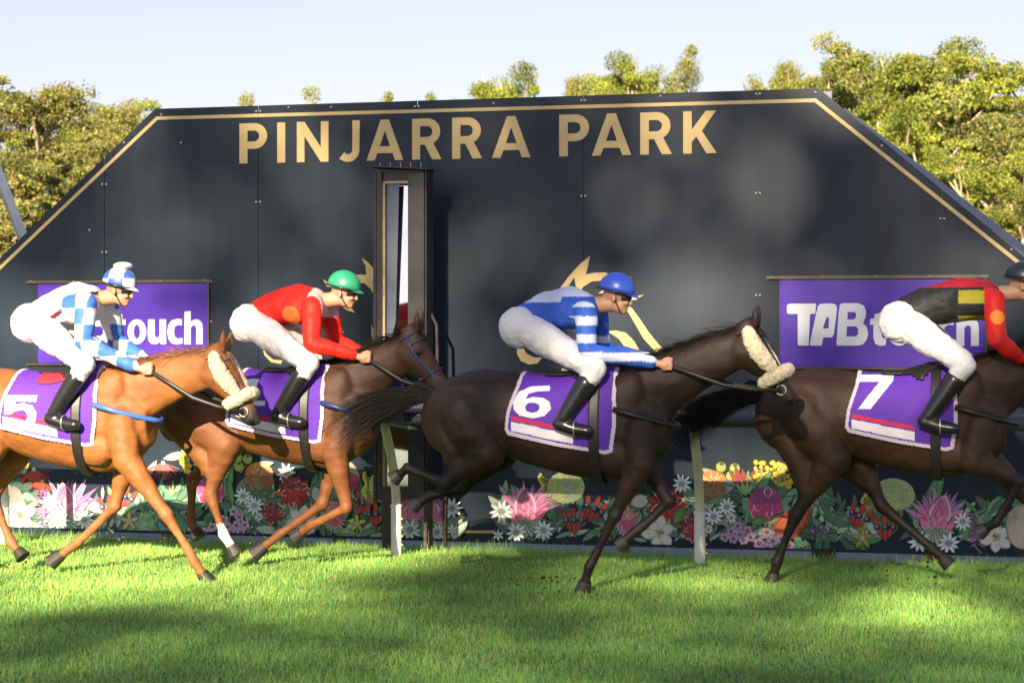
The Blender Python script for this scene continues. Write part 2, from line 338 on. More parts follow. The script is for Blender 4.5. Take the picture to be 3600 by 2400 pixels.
# purple sponsor signs in their channels
def ell(cx, cy, rx, ry, n=20, a0=0): return [(cx+rx*math.cos(2*math.pi*i/n+a0), cy+ry*math.sin(2*math.pi*i/n+a0)) for i in range(n)]
LOGO = [
 [[(92, 258), (208, 258), (204, 302), (182, 302), (176, 437), (133, 437), (129, 432), (129, 302), (88, 302), (82, 295), (82, 265)]],
 [[(240, 258), (280, 258), (293, 264), (298, 278), (296, 300), (284, 388), (276, 402), (240, 402), (231, 437), (184, 437), (181, 430), (208, 300), (216, 268), (226, 259)], [(254, 315), (236, 364), (262, 364), (263, 318)]],
 [[(322, 257), (390, 257), (412, 268), (421, 290), (419, 318), (408, 342), (424, 358), (430, 385), (424, 412), (408, 431), (385, 437), (300, 437), (295, 432), (304, 300), (310, 262)], [(343, 294), (341, 326), (368, 326), (378, 318), (379, 302), (371, 294)], [(340, 355), (337, 398), (376, 398), (387, 390), (388, 366), (378, 355)]],
 [[(458, 303), (487, 297), (487, 322), (504, 322), (504, 348), (487, 348), (486, 392), (492, 405), (506, 405), (504, 434), (480, 438), (461, 430), (452, 405), (452, 348), (437, 348), (440, 322), (455, 322)]],
 [ell(561, 379, 48, 58), ell(561, 379, 16, 33)],
 [[(618, 322), (651, 322), (651, 392), (657, 406), (668, 406), (676, 396), (676, 322), (709, 322), (709, 437), (682, 437), (679, 426), (655, 438), (633, 434), (620, 420), (616, 400)]],
 [[(789, 322), (789, 350), (766, 348), (752, 358), (749, 380), (752, 402), (766, 411), (791, 408), (791, 433), (764, 438), (738, 433), (720, 412), (715, 380), (720, 347), (738, 326), (764, 319)]],
 [[(800, 287), (833, 284), (833, 332), (855, 321), (876, 325), (890, 340), (893, 360), (893, 437), (860, 437), (860, 362), (853, 351), (842, 352), (833, 362), (833, 437), (800, 437)]]]
def sign(x0, y0, x1, y1, nm):
    a = bp(x0, y1); b = bp(x1, y0)
    MB().sheet([[(a[0], a[1]), (b[0], a[1]), (b[0], b[1]), (a[0], b[1])]], -.012, -.004).build('sponsor_sign', M['purple'], board)
    f = lambda p: (a[0]+(p[0]-50)/867*(b[0]-a[0]), b[1]-(p[1]-152)/375*(b[1]-a[1]))
    for gl in LOGO: MB().sheet([[f(p) for p in lp] for lp in gl], -.0145, -.012).build('sign_letter', M['white_print'], board)
    l = a[0]-.11; r = b[0]+.03; h = b[1]
    fr = MB().box(l, r, -.03, -.001, h+.004, h+.024); fr.box(l, r, -.034, -.03, h-.002, h+.005)
    fr.build('sign_rail', M['alu'], board)
    MB().box(l, r, -.028, -.001, a[1]-.018, a[1]-.003).build('sign_rail', M['alu'], board)
    MB().box(b[0]+.004, b[0]+.018, -.026, -.001, a[1], h).build('sign_rail', M['alu'], board)
    MB().box(l, a[0]-.004, -.010, -.001, a[1], h).build('sign_slot', M['panel'], board)
    for k in range(5):
        x = l+.05+(r-l-.1)*k/4; MB().ball((x, -.034, h+.018), (.007, .005, .007), 8, 5).build('screw', M['screw'], board)
sign(135, 992, 732, 1276, 'l'); sign(2741, 976, 3462, 1288, 'r')
# screws along seams and top edge
scr = MB().ball((0, 0, 0), (.011, .007, .011), 9, 5); scr = scr.build('screw', M['screw'], board); first = True
spots = [(567, 403), (2867, 325), (2322, 338), (1735, 363), (1165, 377), (436, 501), (315, 809), (636, 502), (1015, 378), (3100, 512), (3556, 877)]
for xs_, ys_ in ((367, (648, 886)), (908, (392, 710)), (1466, (375,)), (2051, (353, 689)), (2665, (330, 679, 1038)), (3313, (769,))):
    for y in ys_: spots += [(xs_-7, y), (xs_+7, y)]
spots += [(360, 1290), (378, 1290), (742, 990), (742, 1130)]
for x, y in spots:
    p = bp(x, y); o = scr if first else scr.copy()
    if not first: C.objects.link(o); o.parent = board
    first = False; o.location = (p[0], -.004, p[1])
# ------------------------------------------------------------------ galvanised stay left of the board
a = bp(75, 822, -.35); b = bp(-60, 470, -.35); v = Vector((b[0]-a[0], 0, b[1]-a[1]))
mb = MB(); p0 = Vector((a[0], .35, a[1]))-v*.8; mb.tube([p0, p0+v*3.2], .055, 4, flat=1); st = mb.build('stay_pole', M['galv'])
st.matrix_world = BM; tag(st, 'square galvanised stay pole leaning behind the left slope of the black board', 'pole')
# ------------------------------------------------------------------ winning post
post = empty('winning_post', BM @ Matrix.Translation((bp(1405, 1900, .6)[0], -.6, 0)), 'tall narrow black steel winning post box with a mirror, before the black board', 'winning post')
pinv = Matrix.Translation((-bp(1405, 1900, .6)[0], .6, 0))
def pp(mb, name, m, parent=None, smooth=False):
    o = mb.build(name, m, parent or post, smooth=smooth)
    if parent is None: o.data.transform(pinv)
    else: o.data.transform(pinv)
    return o
def sx_(x, y, d): return bp(x, y, d)
def pbox(x0, y0, x1, y1, d0, d1):   # photo rectangle on the plane d0, going back to d1
    a = bp(x0, y1, d0); b = bp(x1, y0, d0); return MB().box(a[0], b[0], -d0, -d1, a[1], b[1])
pp(pbox(1312, 605, 1322, 1757, .66, .46), 'side_wall', M['black_steel'])
pp(pbox(1324, 605, 1341, 1757, .655, .635), 'front_flange', M['black_steel'])
pp(pbox(1494, 588, 1499, 1757, .66, .46), 'side_wall', M['black_steel'])
pp(pbox(1434, 608, 1490, 1760, .685, .663), 'door', M['black_steel'])
pp(pbox(1320, 600, 1492, 1757, .47, .45), 'back_plate', M['black_steel'])
pp(pbox(1340, 596, 1488, 640, .62, .475), 'lintel', M['black_steel'])
pp(pbox(1338, 1712, 1488, 1757, .645, .475), 'sill', M['rust'])
a = bp(1297, 588, .72); b = bp(1508, 592, .72)
cp = MB(); cp.add([(a[0], -.76, a[1]+.01), (b[0], -.72, b[1]), (b[0], -.44, b[1]+.0), (a[0], -.44, a[1]+.012)]+[(a[0], -.76, a[1]+.002), (b[0], -.72, b[1]-.008), (b[0], -.44, b[1]-.008), (a[0], -.44, a[1]+.004)],
   [(0, 1, 2, 3), (7, 6, 5, 4), (0, 4, 5, 1), (1, 5, 6, 2), (2, 6, 7, 3), (3, 7, 4, 0)]); pp(cp, 'cap_plate', M['rust'])
for k in range(5):
    x = a[0]+.06+k*.09; pp(MB().tube([(x, -.6, a[1]), (x, -.6, a[1]+.045)], .0025, 5), 'bird_spike', M['screw'])
# mirror: glass leaning a little back in a pale frame
a = bp(1352, 1709, .60); b = bp(1440, 645, .60)
gl = MB(); tl = .07; zm = a[1]+.62*(b[1]-a[1])
def glass(y0, y1, yt0, yt1, z0, z1, e):
    gl.add([(a[0], y0, z0), (b[0]+.05, y1, z0), (b[0]+.05, yt1, z1), (a[0], yt0, z1)], [(0, 1, 2, 3)]); gl.add([(a[0], y0+.006, z0), (b[0]+.05, y1+.006, z0), (b[0]+.05, yt1+.006, z1), (a[0], yt0+.006, z1)], [(3, 2, 1, 0)])
glass(-.60, -.585, -.60+tl, -.585+tl, a[1], b[1], 0)
pp(gl, 'mirror', M['mirror'])
pp(MB().box(a[0]-.012, a[0]+.012, -.622, -.50, a[1], b[1]), 'mirror_frame', M['brass'])
pp(MB().box(a[0]-.012, b[0]+.05, -.622, -.50, b[1], b[1]+.02), 'mirror_frame', M['brass'])
pp(MB().box(a[0]-.012, b[0]+.05, -.622, -.55, a[1]-.02, a[1]), 'mirror_frame', M['brass'])
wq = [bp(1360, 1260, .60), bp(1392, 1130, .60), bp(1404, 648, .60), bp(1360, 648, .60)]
pp(MB().sheet([wq], -.606, -.603), 'reflection_plate', M['flash'])  # grey wedge standing in for the dark reflection at the mirror's left
pp(MB().box(a[0]+.014, a[0]+.018, -.628, -.50, a[1], b[1]), 'glazing_bead', M['black_steel'])
pp(pbox(1342, 1758, 1377, 1925, .62, .48), 'leg', M['black_steel'])
pp(pbox(1489, 1760, 1500, 1925, .66, .62), 'leg', M['rust'])
pp(pbox(1505, 1757, 1516, 1925, .50, .45), 'leg', M['rust'])
pp(pbox(1555, 1640, 1568, 1925, .42, .37), 'stay', M['rust'])
P = [bp(1506, 1085, .5), bp(1535, 1142, .5), bp(1538, 1310, .5), bp(1508, 1345, .5)]
pp(MB().tube([(p[0], -.5, p[1]) for p in P], .014, 6), 'side_bracket', M['rust'])
pp(MB().tube([(bp(1538, 1310, .5)[0], -.5, bp(1538, 1310, .5)[1]), (bp(1561, 1650, .4)[0], -.40, bp(1561, 1650, .4)[1])], .013, 6), 'stay', M['rust'])
for y in (640, 880, 1120, 1400, 1700):
    for x, d in ((1332, .660), (1496, .665)):
        q = bp(x, y+11, d); pp(MB().ball((q[0], -d, q[1]), (.006, .005, .006), 7, 5), 'bolt', M['rust'])
# ------------------------------------------------------------------ running rail on goose-neck posts
rail = empty('running_rail', BM, 'running rail on curved cream goose-neck posts with white sleeves beside the turf', 'rail')
RD = 1.60; RZ = 1.162; PD = 1.22
MB().tube([(-9, -RD, RZ), (9, -RD, RZ)], .072, 20, flat=.85).build('rail_tube', M['rail'], rail, smooth=True)
def post_at(s):
    pts = []; 
    for t in np.linspace(0, 1, 26):
        z = .40+t*(RZ-.40); u = max(0, (z-.42)/(RZ-.42)); y = -PD-(RD-PD)*u**1.7; pts.append((s, y, z))
    pts = [(s, -PD, .1)]+pts+[(s, -RD, RZ-.02)]
    o = MB().tube(pts, .037, 16).build('post', M['pvc'], rail, smooth=True)
    sv = MB().tube([(s, -PD, -.12), (s, -PD, .42)], .043, 18); sv.tube([(s, -PD, .405), (s, -PD, .425)], .048, 18)
    k = sv.build('sleeve', M['white_metal'], o)
    for z in (.10, .17, .24, .31): MB().tube([(s+.03, -PD-.02, z), (s+.062, -PD-.02, z)], .009, 8).build('sleeve_bolt', M['brass'], o)
    MB().tube([(s-.055, -PD-.01, .06), (s-.03, -PD-.01, .06)], .009, 8).build('sleeve_bolt', M['brass'], o)
ss = [bp(x, y, PD)[0] for x, y in ((15, 1920), (1393, 1956), (2460, 1985))]
for s in [ss[0]-3.4]+ss+[ss[2]+3.4]: post_at(s)
# sponsor lettering on the rail
q0 = bp(1412, 1462, RD+.07); q1 = bp(1556, 1462, RD+.07)
f = lambda p: (q0[0]+(p[0]-82)/811*.40, RZ+.035-(p[1]-257)/180*.075)
for gl_ in LOGO: MB().sheet([[f(p) for p in lp] for lp in gl_], -RD-.0745, -RD-.06).build('rail_letter', M['navy'], rail)
# black irrigation pipe lying on the turf edge, lower left
a = bp(20, 1884, .5); b = bp(640, 1899, .3)
o = MB().tube([(a[0]-2, -.5, -.03), (a[0], -.5, -.02), ((a[0]+b[0])/2, -.42, -.03), (b[0], -.32, -.05)], .022, 8).build('pipe', M['black_steel'], smooth=True)
o.matrix_world = BM; tag(o, 'thin black pipe lying along the turf edge at lower left under the board', 'pipe')
# ------------------------------------------------------------------ printed flower mural on the foot of the board
LAY = {}
class Art:
    def __init__(s): s.mb = MB()
    def poly(s, pts, col):
        lp = [bp(x, y) for x, y in pts]
        lo = bp(1800, 1925)[1]; lp = [(p[0], max(p[1], .025)) for p in lp]
        ar = sum(lp[i][0]*lp[(i+1) % len(lp)][1]-lp[(i+1) % len(lp)][0]*lp[i][1] for i in range(len(lp)))
        if abs(ar) < 1e-6: return
        if ar < 0: lp = lp[::-1]
        c0 = int(min(p[0] for p in lp)/.05)-1; c1 = int(max(p[0] for p in lp)/.05)+1; y = max(LAY.get(c, .001) for c in range(c0, c1+1))+.000018
        for c in range(c0, c1+1): LAY[c] = y
        s.mb.sheet([lp], -y, 0, col, sides=False)
    def petal(s, x, y, ang, L, W, col, edge=None, tip=1.0, k=7, vein=None):   # leaf shape from (x,y) along ang (0 = right, 90 = up)
        c, sn = math.cos(R(ang)), -math.sin(R(ang))
        def T(u, v): return (x+u*c-v*sn, y+u*sn+v*c)
        def shape(L, W, o=0):
            up = [(o+L*t, W/2*math.sin(math.pi*t**tip)**.8) for t in np.linspace(0, 1, k)]
            return [T(a, b) for a, b in up]+[T(a, -b) for a, b in up[1:-1][::-1]]
        if edge: s.poly(shape(L, W), edge); s.poly(shape(L*.92, W*.76, L*.03), col)
        else: s.poly(shape(L, W), col)
        if vein: s.poly([T(L*.08, W*.03), T(L*.85, 0), T(L*.08, -W*.03)], vein)
    def disc(s, x, y, rx, ry, col, n=14): s.poly([(x+rx*math.cos(2*math.pi*i/n), y+ry*math.sin(2*math.pi*i/n)) for i in range(n)], col)
    def line(s, pts, w, col):
        for a, b in zip(pts[:-1], pts[1:]):
            d = math.hypot(b[0]-a[0], b[1]-a[1]) or 1; nx, ny = -(b[1]-a[1])/d*w/2, (b[0]-a[0])/d*w/2
            s.poly([(a[0]+nx, a[1]+ny), (b[0]+nx, b[1]+ny), (b[0]-nx, b[1]-ny), (a[0]-nx, a[1]-ny)], col)
    def end(s, name): return s.mb.build(name, M['print'], board, colors=True)
WH = (.74, .80, .78); CR = (.62, .62, .50); GD = (.07, .17, .11); GM = (.13, .31, .15); GL = (.27, .47, .20); GG = (.36, .47, .34); DK = (.012, .014, .016)
rr = random.Random(5)
def jit(c, a=.12): k = 1+rr.uniform(-a, a); return tuple(v*k for v in c)
def foliage(x0, x1, ytop, n, pal=(GD, GM, GG, GD)):
    A_ = Art()
    for i in range(int(n*2.3)):
        x = rr.uniform(x0, x1); y = rr.uniform(ytop(x)+25, 1895); a = rr.uniform(10, 170); L = rr.uniform(45, 95); A_ = A_
        A_.petal(x, y+10, a, L, L*rr.uniform(.22, .42), jit(rr.choice(pal), .3), edge=(.01, .02, .015) if rr.random() < .5 else None, vein=(.12, .2, .12) if rr.random() < .5 else None)
    A_.end('printed_leaves')
def frond(x, y, ang, L, col=GM, n=13, rib=(.10, .35, .10)):
    A_ = Art(); c, sn = math.cos(R(ang)), -math.sin(R(ang))
    for i in range(n):
        t = i/n; px, py = x+L*t*c, y+L*t*sn; l = L*.42*(1-t*.5)*(.5+min(1, t*4)*.5)
        for sd in (1, -1): A_.petal(px, py, ang+sd*(58-25*t), l, L*.06, jit(col, .25))
    A_.line([(x, y), (x+L*c, y+L*sn)], L*.02, rib); A_.end('printed_leaves')
def flannel(x, y, r, n=10, col=WH, a0=0):
    A_ = Art()
    if r > 30: A_.line([(x, y), (x+r*.3, y+r*1.2)], 5, (.20, .24, .20))
    for i in range(n): A_.petal(x, y, a0+360*i/n+rr.uniform(-6, 6), r*rr.uniform(.88, 1.08), r*.36, jit(col, .08), edge=(.08, .11, .11), tip=.85)
    A_.disc(x, y, r*.30, r*.28, (.28, .33, .28)); 
    for i in range(10): a = rr.uniform(0, 6.28); q = rr.uniform(0, .24)*r; A_.disc(x+q*math.cos(a), y+q*math.sin(a), r*.035, r*.035, (.14, .18, .14), 6)
    A_.end('printed_flower')
def protea(x, y, r, lean=0, top=(.50, .20, .50), low=(.72, .20, .36), fl=1):
    A_ = Art()
    for i in range(9): A_.petal(x, y+r*.55, 200+i*17.5, r*.75, r*.28, jit(GG, .2), edge=(.02, .05, .03))
    for row, (n, L, W, sp) in enumerate(((9, 1.50, .20, 76), (8, 1.28, .22, 62))):
        for i in range(n):
            t = i/(n-1)*2-1; a = 90+lean-t*sp*fl+rr.uniform(-3, 3)
            A_.petal(x, y+r*.45, a, r*L*rr.uniform(.86, 1.05), r*W, jit(top if (row == 0 or rr.random() < .4) else low, .12), edge=(.70, .40, .55) if i % 3 == 0 else (.20, .03, .12), tip=.8)
    A_.petal(x, y+r*.5, 90+lean, r*1.22, r*.86, jit((.58, .17, .33)), edge=(.75, .5, .6), tip=.7)
    for i in range(7): A_.line([(x-lean*.006*r+rr.uniform(-.04, .04)*r, y-r*.62), (x+(i-3)*.09*r, y-r*.25+rr.uniform(-.1, .1)*r)], 1.6, (.10, .03, .07))
    for rw, (n, yy, L) in enumerate(((3, .50, .72), (4, .55, .52), (5, .62, .36))):
        for i in range(n):
            t = i/(n-1)*2-1; A_.petal(x+t*r*.34, y+r*yy, 90+lean*.6-t*52*fl, r*L, r*.30, jit(low, .15), edge=(.78, .5, .58) if rr.random() < .3 else (.22, .03, .09))
    A_.end('printed_flower')
def bud(x, y, w, h, low=(.55, .12, .22), top=(.60, .28, .33)):
    A_ = Art()
    for i in range(9): A_.petal(x, y+h*.5, 180+i*22.5-0, h*.95, h*.22, jit(GG, .2), edge=(.03, .06, .04), vein=(.35, .42, .35))
    for i in range(4): A_.petal(x+(i-1.5)*w*.5, y+h*.5, 90+(1.5-i)*22, h*1.15, w*.5, jit(GM, .2), edge=(.25, .35, .25))
    A_.disc(x, y, w, h, low, 20)
    for rw in range(4):
        for i in range(5-(rw == 3)*2):
            t = (i-2+(rw % 2)*.5)/2.4; A_.petal(x+t*w*.62, y+h*(.85-.42*rw), 90-t*22, h*.66, w*.52, jit(top if rw > 1 else low, .15), edge=(.80, .52, .55) if rr.random() < .35 else (.25, .03, .07))
    A_.end('printed_flower')
def waratah(x, y, r, col=(.45, .028, .03), dark=(.16, .012, .03)):
    A_ = Art()
    for rw, (n, L, W) in enumerate(((11, 1.1, .42), (8, .85, .42))):
        for i in range(n): a = 360*i/n+rw*20; A_.petal(x, y+r*.1, a, r*L*rr.uniform(.85, 1.1), r*W, jit(col if math.sin(R(a)) < .3 else dark, .25), edge=(.75, .5, .5) if i % 4 == 0 else (.10, .005, .01))
    A_.disc(x, y-r*.12, r*.52, r*.5, jit(col)); A_.disc(x, y-r*.25, r*.45, r*.34, dark)
    for i in range(34):
        a = rr.uniform(0, 6.28); q = rr.random()**.5*r*.45; A_.disc(x+q*math.cos(a), y-r*.18+q*math.sin(a)*.9, r*.035, r*.045, rr.choice([(.6, .35, .38), (.7, .1, .1), (.5, .05, .06)]), 6)
    A_.end('printed_flower')
def pea(x, y, r, rot=0):
    A_ = Art()
    for i, (dx, a, L) in enumerate(((-.55, 112, .9), (0, 92, 1.15), (.5, 72, .9))):
        c, s_ = math.cos(R(rot)), math.sin(R(rot)); ox, oy = x+dx*r*c, y+dx*r*s_
        A_.petal(ox, oy, a-rot, r*L, r*.46, jit((.50, .045, .03)), edge=(.14, .01, .01)); A_.petal(ox, oy, a+180-rot, r*L, r*.44, jit((.40, .03, .03)), edge=(.14, .01, .01), vein=(.75, .35, .3))
    for dx in (-.62, 0, .62):
        ox, oy = x+dx*r*math.cos(R(rot)), y+dx*r*math.sin(R(rot)); A_.disc(ox, oy, r*.25, r*.24, (.012, .012, .025)); A_.disc(ox-r*.03, oy-r*.04, r*.13, r*.14, (.16, .16, .38)); A_.disc(ox-r*.03, oy-r*.09, r*.05, r*.04, (.6, .6, .7), 8)
    A_.end('printed_flower')
def magnolia(x, y, r, a0=10):
    A_ = Art()
    for i, a in enumerate((70, 125, 175, 15, 245, 305)):
        A_.petal(x, y, a+a0, r*rr.uniform(.9, 1.1), r*.66, jit((.66, .66, .56), .06), edge=(.40, .43, .36), tip=1.25, k=9, vein=(.50, .50, .42))
    for i in range(18): a = rr.uniform(0, 6.28); A_.line([(x, y), (x+r*.30*math.cos(a), y+r*.30*math.sin(a))], 2, (.28, .16, .05))
    A_.end('printed_flower')
def banksia(x, y, rx, ry, lf=-1):
    A_ = Art()
    A_.disc(x, y, rx, ry, (.42, .50, .24), 22)
    for i in range(60):
        a = rr.uniform(0, 6.28); q = rr.random()**.5*.86; A_.petal(x+q*rx*math.cos(a), y+q*ry*math.sin(a), rr.uniform(0, 360), rx*rr.uniform(.22, .42), rx*.13, jit(rr.choice([(.48, .58, .34), (.36, .52, .22), (.55, .55, .22), (.30, .48, .28)]), .12), edge=(.12, .20, .10))
    for i in range(11):
        yy = y+ry*(-.6+i*.15); p0 = (x+lf*rx*.7, yy+8); p1 = (x+lf*rx*1.15, yy+4); p2 = (x+lf*rx*(1.35+.1*math.sin(i)), yy-12)
        A_.line([p0, p1, p2], 2.6, (.55, .55, .10)); A_.disc(*p2, 5, 6, (.62, .58, .08), 8)
    for i in range(7): a = rr.uniform(0, 6.28); A_.disc(x+rx*.6*math.cos(a), y+ry*.6*math.sin(a), 5, 7, (.60, .58, .08), 8)
    A_.end('printed_flower')
def wax(pts, r=17, col=(.46, .33, .47)):
    A_ = Art()
    for x, y in pts:
        a0 = rr.uniform(0, 72)
        for i in range(5): a = R(a0+72*i); A_.disc(x+r*.62*math.cos(a), y+r*.62*math.sin(a), r*.46, r*.46, (.14, .07, .14), 10); A_.disc(x+r*.62*math.cos(a), y+r*.62*math.sin(a), r*.41, r*.41, jit(col, .12), 10)
        A_.disc(x, y, r*.38, r*.36, (.14, .03, .08), 10); A_.disc(x+1, y-1, r*.13, r*.13, (.45, .25, .35), 6)
    A_.end('printed_flower')
def wattle(x0, y0, x1, y1, n):
    A_ = Art(); xm = (x0+x1)/2; A_.line([(xm, y0), (xm, y1)], 4, (.30, .36, .12))
    for i in range(n):
        t = rr.random(); x = x0+(x1-x0)*rr.random(); y = y0+(y1-y0)*rr.random()*(.6+.4*math.sin((x-x0)/(x1-x0)*math.pi)); r = rr.uniform(6, 9)
        A_.line([(x, y), (xm, min(y1, y+12))], 2, (.30, .36, .12)); A_.disc(x+1, y+2, r, r, (.42, .26, .01), 9); A_.disc(x, y, r*.92, r*.92, jit((.72, .52, .015), .1), 9)
        if i % 4 == 0: A_.line([(x, y), (x+6, y+14)], 2.5, (.55, .55, .40))
    A_.end('printed_flower')
def pincushion(x, y, rx, ry):
    A_ = Art()
    A_.disc(x, y+ry*.25, rx, ry*.85, (.20, .19, .07), 20); A_.poly([(x+rx*math.cos(t), y-ry*1.0*math.sin(t)) for t in np.linspace(0, math.pi, 14)], (.58, .20, .05))
    for i in range(46):
        a = R(rr.uniform(20, 160)); q = rr.uniform(.35, 1.0); px, py = x+rx*q*math.cos(a), y-ry*q*math.sin(a)
        A_.line([(x+rx*.1*math.cos(a), y+ry*.05), ((x+px)/2+rr.uniform(-5, 5), (y+py)/2), (px, py)], 2.2, rr.choice([(.62, .16, .03), (.70, .42, .18), (.66, .52, .25)]))
    for i in range(34):
        a = rr.uniform(0, 6.28); q = rr.uniform(.3, 1.0); px, py = x+rx*q*math.cos(a), y+ry*.4+ry*.65*q*math.sin(a); d = rr.uniform(8, 13)
        A_.line([(px+d*math.cos(t), py+d*math.sin(t)) for t in np.linspace(0, 4.6, 6)], 2.4, rr.choice([(.36, .04, .03), (.42, .10, .04), (.30, .30, .12)]))
    A_.end('printed_flower')
def gumnuts(pts, r=18):
    A_ = Art()
    mx, my = sum(q[0] for q in pts)/len(pts), max(q[1] for q in pts)+r*1.3
    for x, y in pts: A_.line([(x, y+r*.8), (mx, my)], 4, (.30, .16, .08))
    for x, y in pts: A_.disc(x, y, r*1.08, r*1.1, (.04, .06, .01)); A_.disc(x, y, r, r, (.30, .40, .07)); A_.disc(x-r*.1, y+r*.1, r*.7, r*.7, (.36, .46, .11)); A_.disc(x+r*.1, y-r*.6, r*.45, r*.35, (.14, .06, .03))
    A_.end('printed_flower')
def spear(x, y, L=90, col=(.34, .03, .025), n=6):
    A_ = Art()
    for i in range(n): a = 90+(i-(n-1)/2)*14; A_.petal(x, y, a, L*rr.uniform(.8, 1.1), L*.20, jit(rr.choice([col, (.26, .30, .08), col])), edge=(.05, .04, .01))
    for i in range(4): A_.petal(x, y+8, 60+i*22, L*.6, L*.14, jit(GL, .2), edge=(.03, .06, .02))
    A_.end('printed_flower')
def star(x, y, r, col=(.36, .34, .05), n=5, mid=(.45, .45, .40)):
    A_ = Art(); A_.line([(x, y), (x, y+r*1.4)], 4, GM)
    for i in range(n): A_.petal(x, y, 90+360*i/n, r, r*.45, jit(col), edge=(.08, .07, .01), tip=.9, vein=(.22, .04, .02))
    A_.disc(x, y, r*.2, r*.2, mid); A_.end('printed_flower')
def brush(x, y, r, col=(.42, .03, .03), a0=200, a1=340):
    A_ = Art()
    for i in range(34): a = R(rr.uniform(a0, a1)); A_.line([(x, y), (x+r*math.cos(a), y-r*math.sin(a))], 1.8, jit(col, .4))
    A_.petal(x, y, (a0+a1)/2-25, r*.75, r*.5, col); A_.petal(x, y, (a0+a1)/2+25, r*.75, r*.5, jit(col)); A_.disc(x, y, r*.12, r*.12, GG, 8); A_.end('printed_flower')
def spike(x, y0, y1, w, col=(.30, .12, .30)):
    A_ = Art(); A_.line([(x, y1), (x+25, y1+60)], 6, GM); n = 13
    for i in range(n):
        t = i/n; y = y0+(y1-y0)*t; ww = w*(.5+.7*t)
        for sd in (0, 180): A_.petal(x+(12*t), y, sd+rr.uniform(-35, 10)*(1 if sd == 0 else -1), ww*rr.uniform(.8, 1.2), ww*.35, jit(col, .25), edge=(.06, .02, .06))
    A_.end('printed_flower')
def leafy(x, y, ang, L, W, col=GG):
    A_ = Art(); A_.petal(x, y, ang, L, W, jit(col), edge=(.05, .07, .05), vein=(.38, .45, .36)); A_.end('printed_leaves')
def webby(x, y, rx, ry):
    A_ = Art(); A_.disc(x, y, rx, ry, (.16, .10, .08), 18)
    for i in range(26):
        t = -1+i/13; A_.line([(x-rx*(1-t*t)**.5, y+ry*t), (x+rx*(1-t*t)**.5, y+ry*t+12)], 2, (.45, .40, .36))
        A_.line([(x+rx*t, y-ry*(1-t*t)**.5), (x+rx*t+8, y+ry*(1-t*t)**.5)], 2, (.45, .40, .36))
    A_.end('printed_flower')
# right-hand garden
foliage(1752, 2050, lambda x: 1700+.25*abs(x-1900), 34)
foliage(2130, 2480, lambda x: 1740, 50)
foliage(2420, 2930, lambda x: 1690+.1*abs(x-2650), 80)
foliage(2900, 3600, lambda x: 1760, 80)
frond(2850, 1915, 200, 150); frond(2960, 1880, -40, 120, GD); frond(2900, 1870, -100, 110, GD); frond(2800, 1935, 175, 140, GM); frond(3010, 1840, 160, 110, GD)
leafy(1965, 1830, 75, 90, 55, (.05, .12, .09)); leafy(1950, 1850, 40, 100, 60, (.06, .14, .09))
frond(3260, 1800, 70, 120, GM); frond(3560, 1760, -20, 120, GM)
banksia(1990, 1712, 66, 56, -1); protea(1852, 1775, 92, 6); pea(2090, 1788, 46, 25); pea(2018, 1828, 44, 0)
flannel(1764, 1797, 46); flannel(1912, 1863, 42, a0=12); flannel(1816, 1870, 42, a0=5); star(1752, 1880, 22, WH, 6)
bud(2203, 1826, 33, 46); star(2135, 1880, 24)
leafy(2215, 1770, 15, 75, 60, (.45, .47, .38)); waratah(2350, 1765, 74); magnolia(2318, 1872, 60); waratah(2440, 1848, 48, (.34, .015, .03))
leafy(2370, 1840, 60, 70, 40, (.13, .20, .05)); flannel(2398, 1700, 38, a0=8)
leafy(2545, 1690, 150, 95, 34, (.30, .34, .27)); pincushion(2506, 1698, 48, 46); gumnuts([(2536, 1640), (2584, 1645), (2571, 1672)])
leafy(2540, 1690, -12, 80, 22, (.30, .34, .27)); spear(2622, 1735, 105); spear(2670, 1728, 95)
wattle(2655, 1618, 2700, 1720, 26); wattle(2710, 1622, 2812, 1712, 62); leafy(2798, 1700, 72, 75, 20)
leafy(2810, 1695, 48, 80, 28); brush(2880, 1672, 48)
leafy(2620, 1850, 78, 120, 26, (.09, .30, .09)); leafy(2580, 1870, 105, 110, 24, (.09, .30, .09)); leafy(2640, 1780, 60, 150, 40, GM)
bud(2692, 1772, 58, 60, (.58, .06, .20), (.30, .05, .24)); leafy(2640, 1835, 10, 60, 34, (.10, .30, .06)); leafy(2700, 1840, 25, 90, 40, (.12, .24, .04))
flannel(2556, 1780, 36, a0=3); flannel(2510, 1814, 38, a0=9); flannel(2572, 1818, 24); flannel(2492, 1858, 20)
A_ = Art(); A_.petal(2705, 1900, 38, 185, 92, (.58, .12, .03), edge=(.40, .04, .02)); [A_.line([(2720+i*14, 1888-i*11), (2745+i*12, 1905-i*9)], 2, (.30, .04, .01)) for i in range(9)]; A_.end('printed_leaves')
star(2800, 1812, 24, (.34, .20, .42), 6)
wax([(2595, 1847), (2572, 1866), (2629, 1862), (2602, 1876), (2550, 1886), (2580, 1892), (2640, 1886), (2615, 1896)])
wax([(2708, 1862), (2686, 1874), (2698, 1868)], 19, (.60, .42, .42)); wax([(2718, 1898), (2670, 1907), (2750, 1893), (2702, 1924), (2752, 1930), (2775, 1915)], 20)
star(2858, 1864, 22, (.10, .07, .24), 6); star(2888, 1852, 18, (.10, .07, .24), 6)
banksia(3140, 1738, 76, 58, -1); pea(3022, 1812, 46, 25); pea(3112, 1852, 46, 0); star(3033, 1890, 42); protea(3295, 1800, 92, -14)
flannel(3232, 1902, 44); flannel(3335, 1908, 44, a0=7); flannel(3385, 1832, 38); spike(3425, 1800, 1915, 26); magnolia(3503, 1888, 58, 20); webby(3590, 1850, 55, 75)
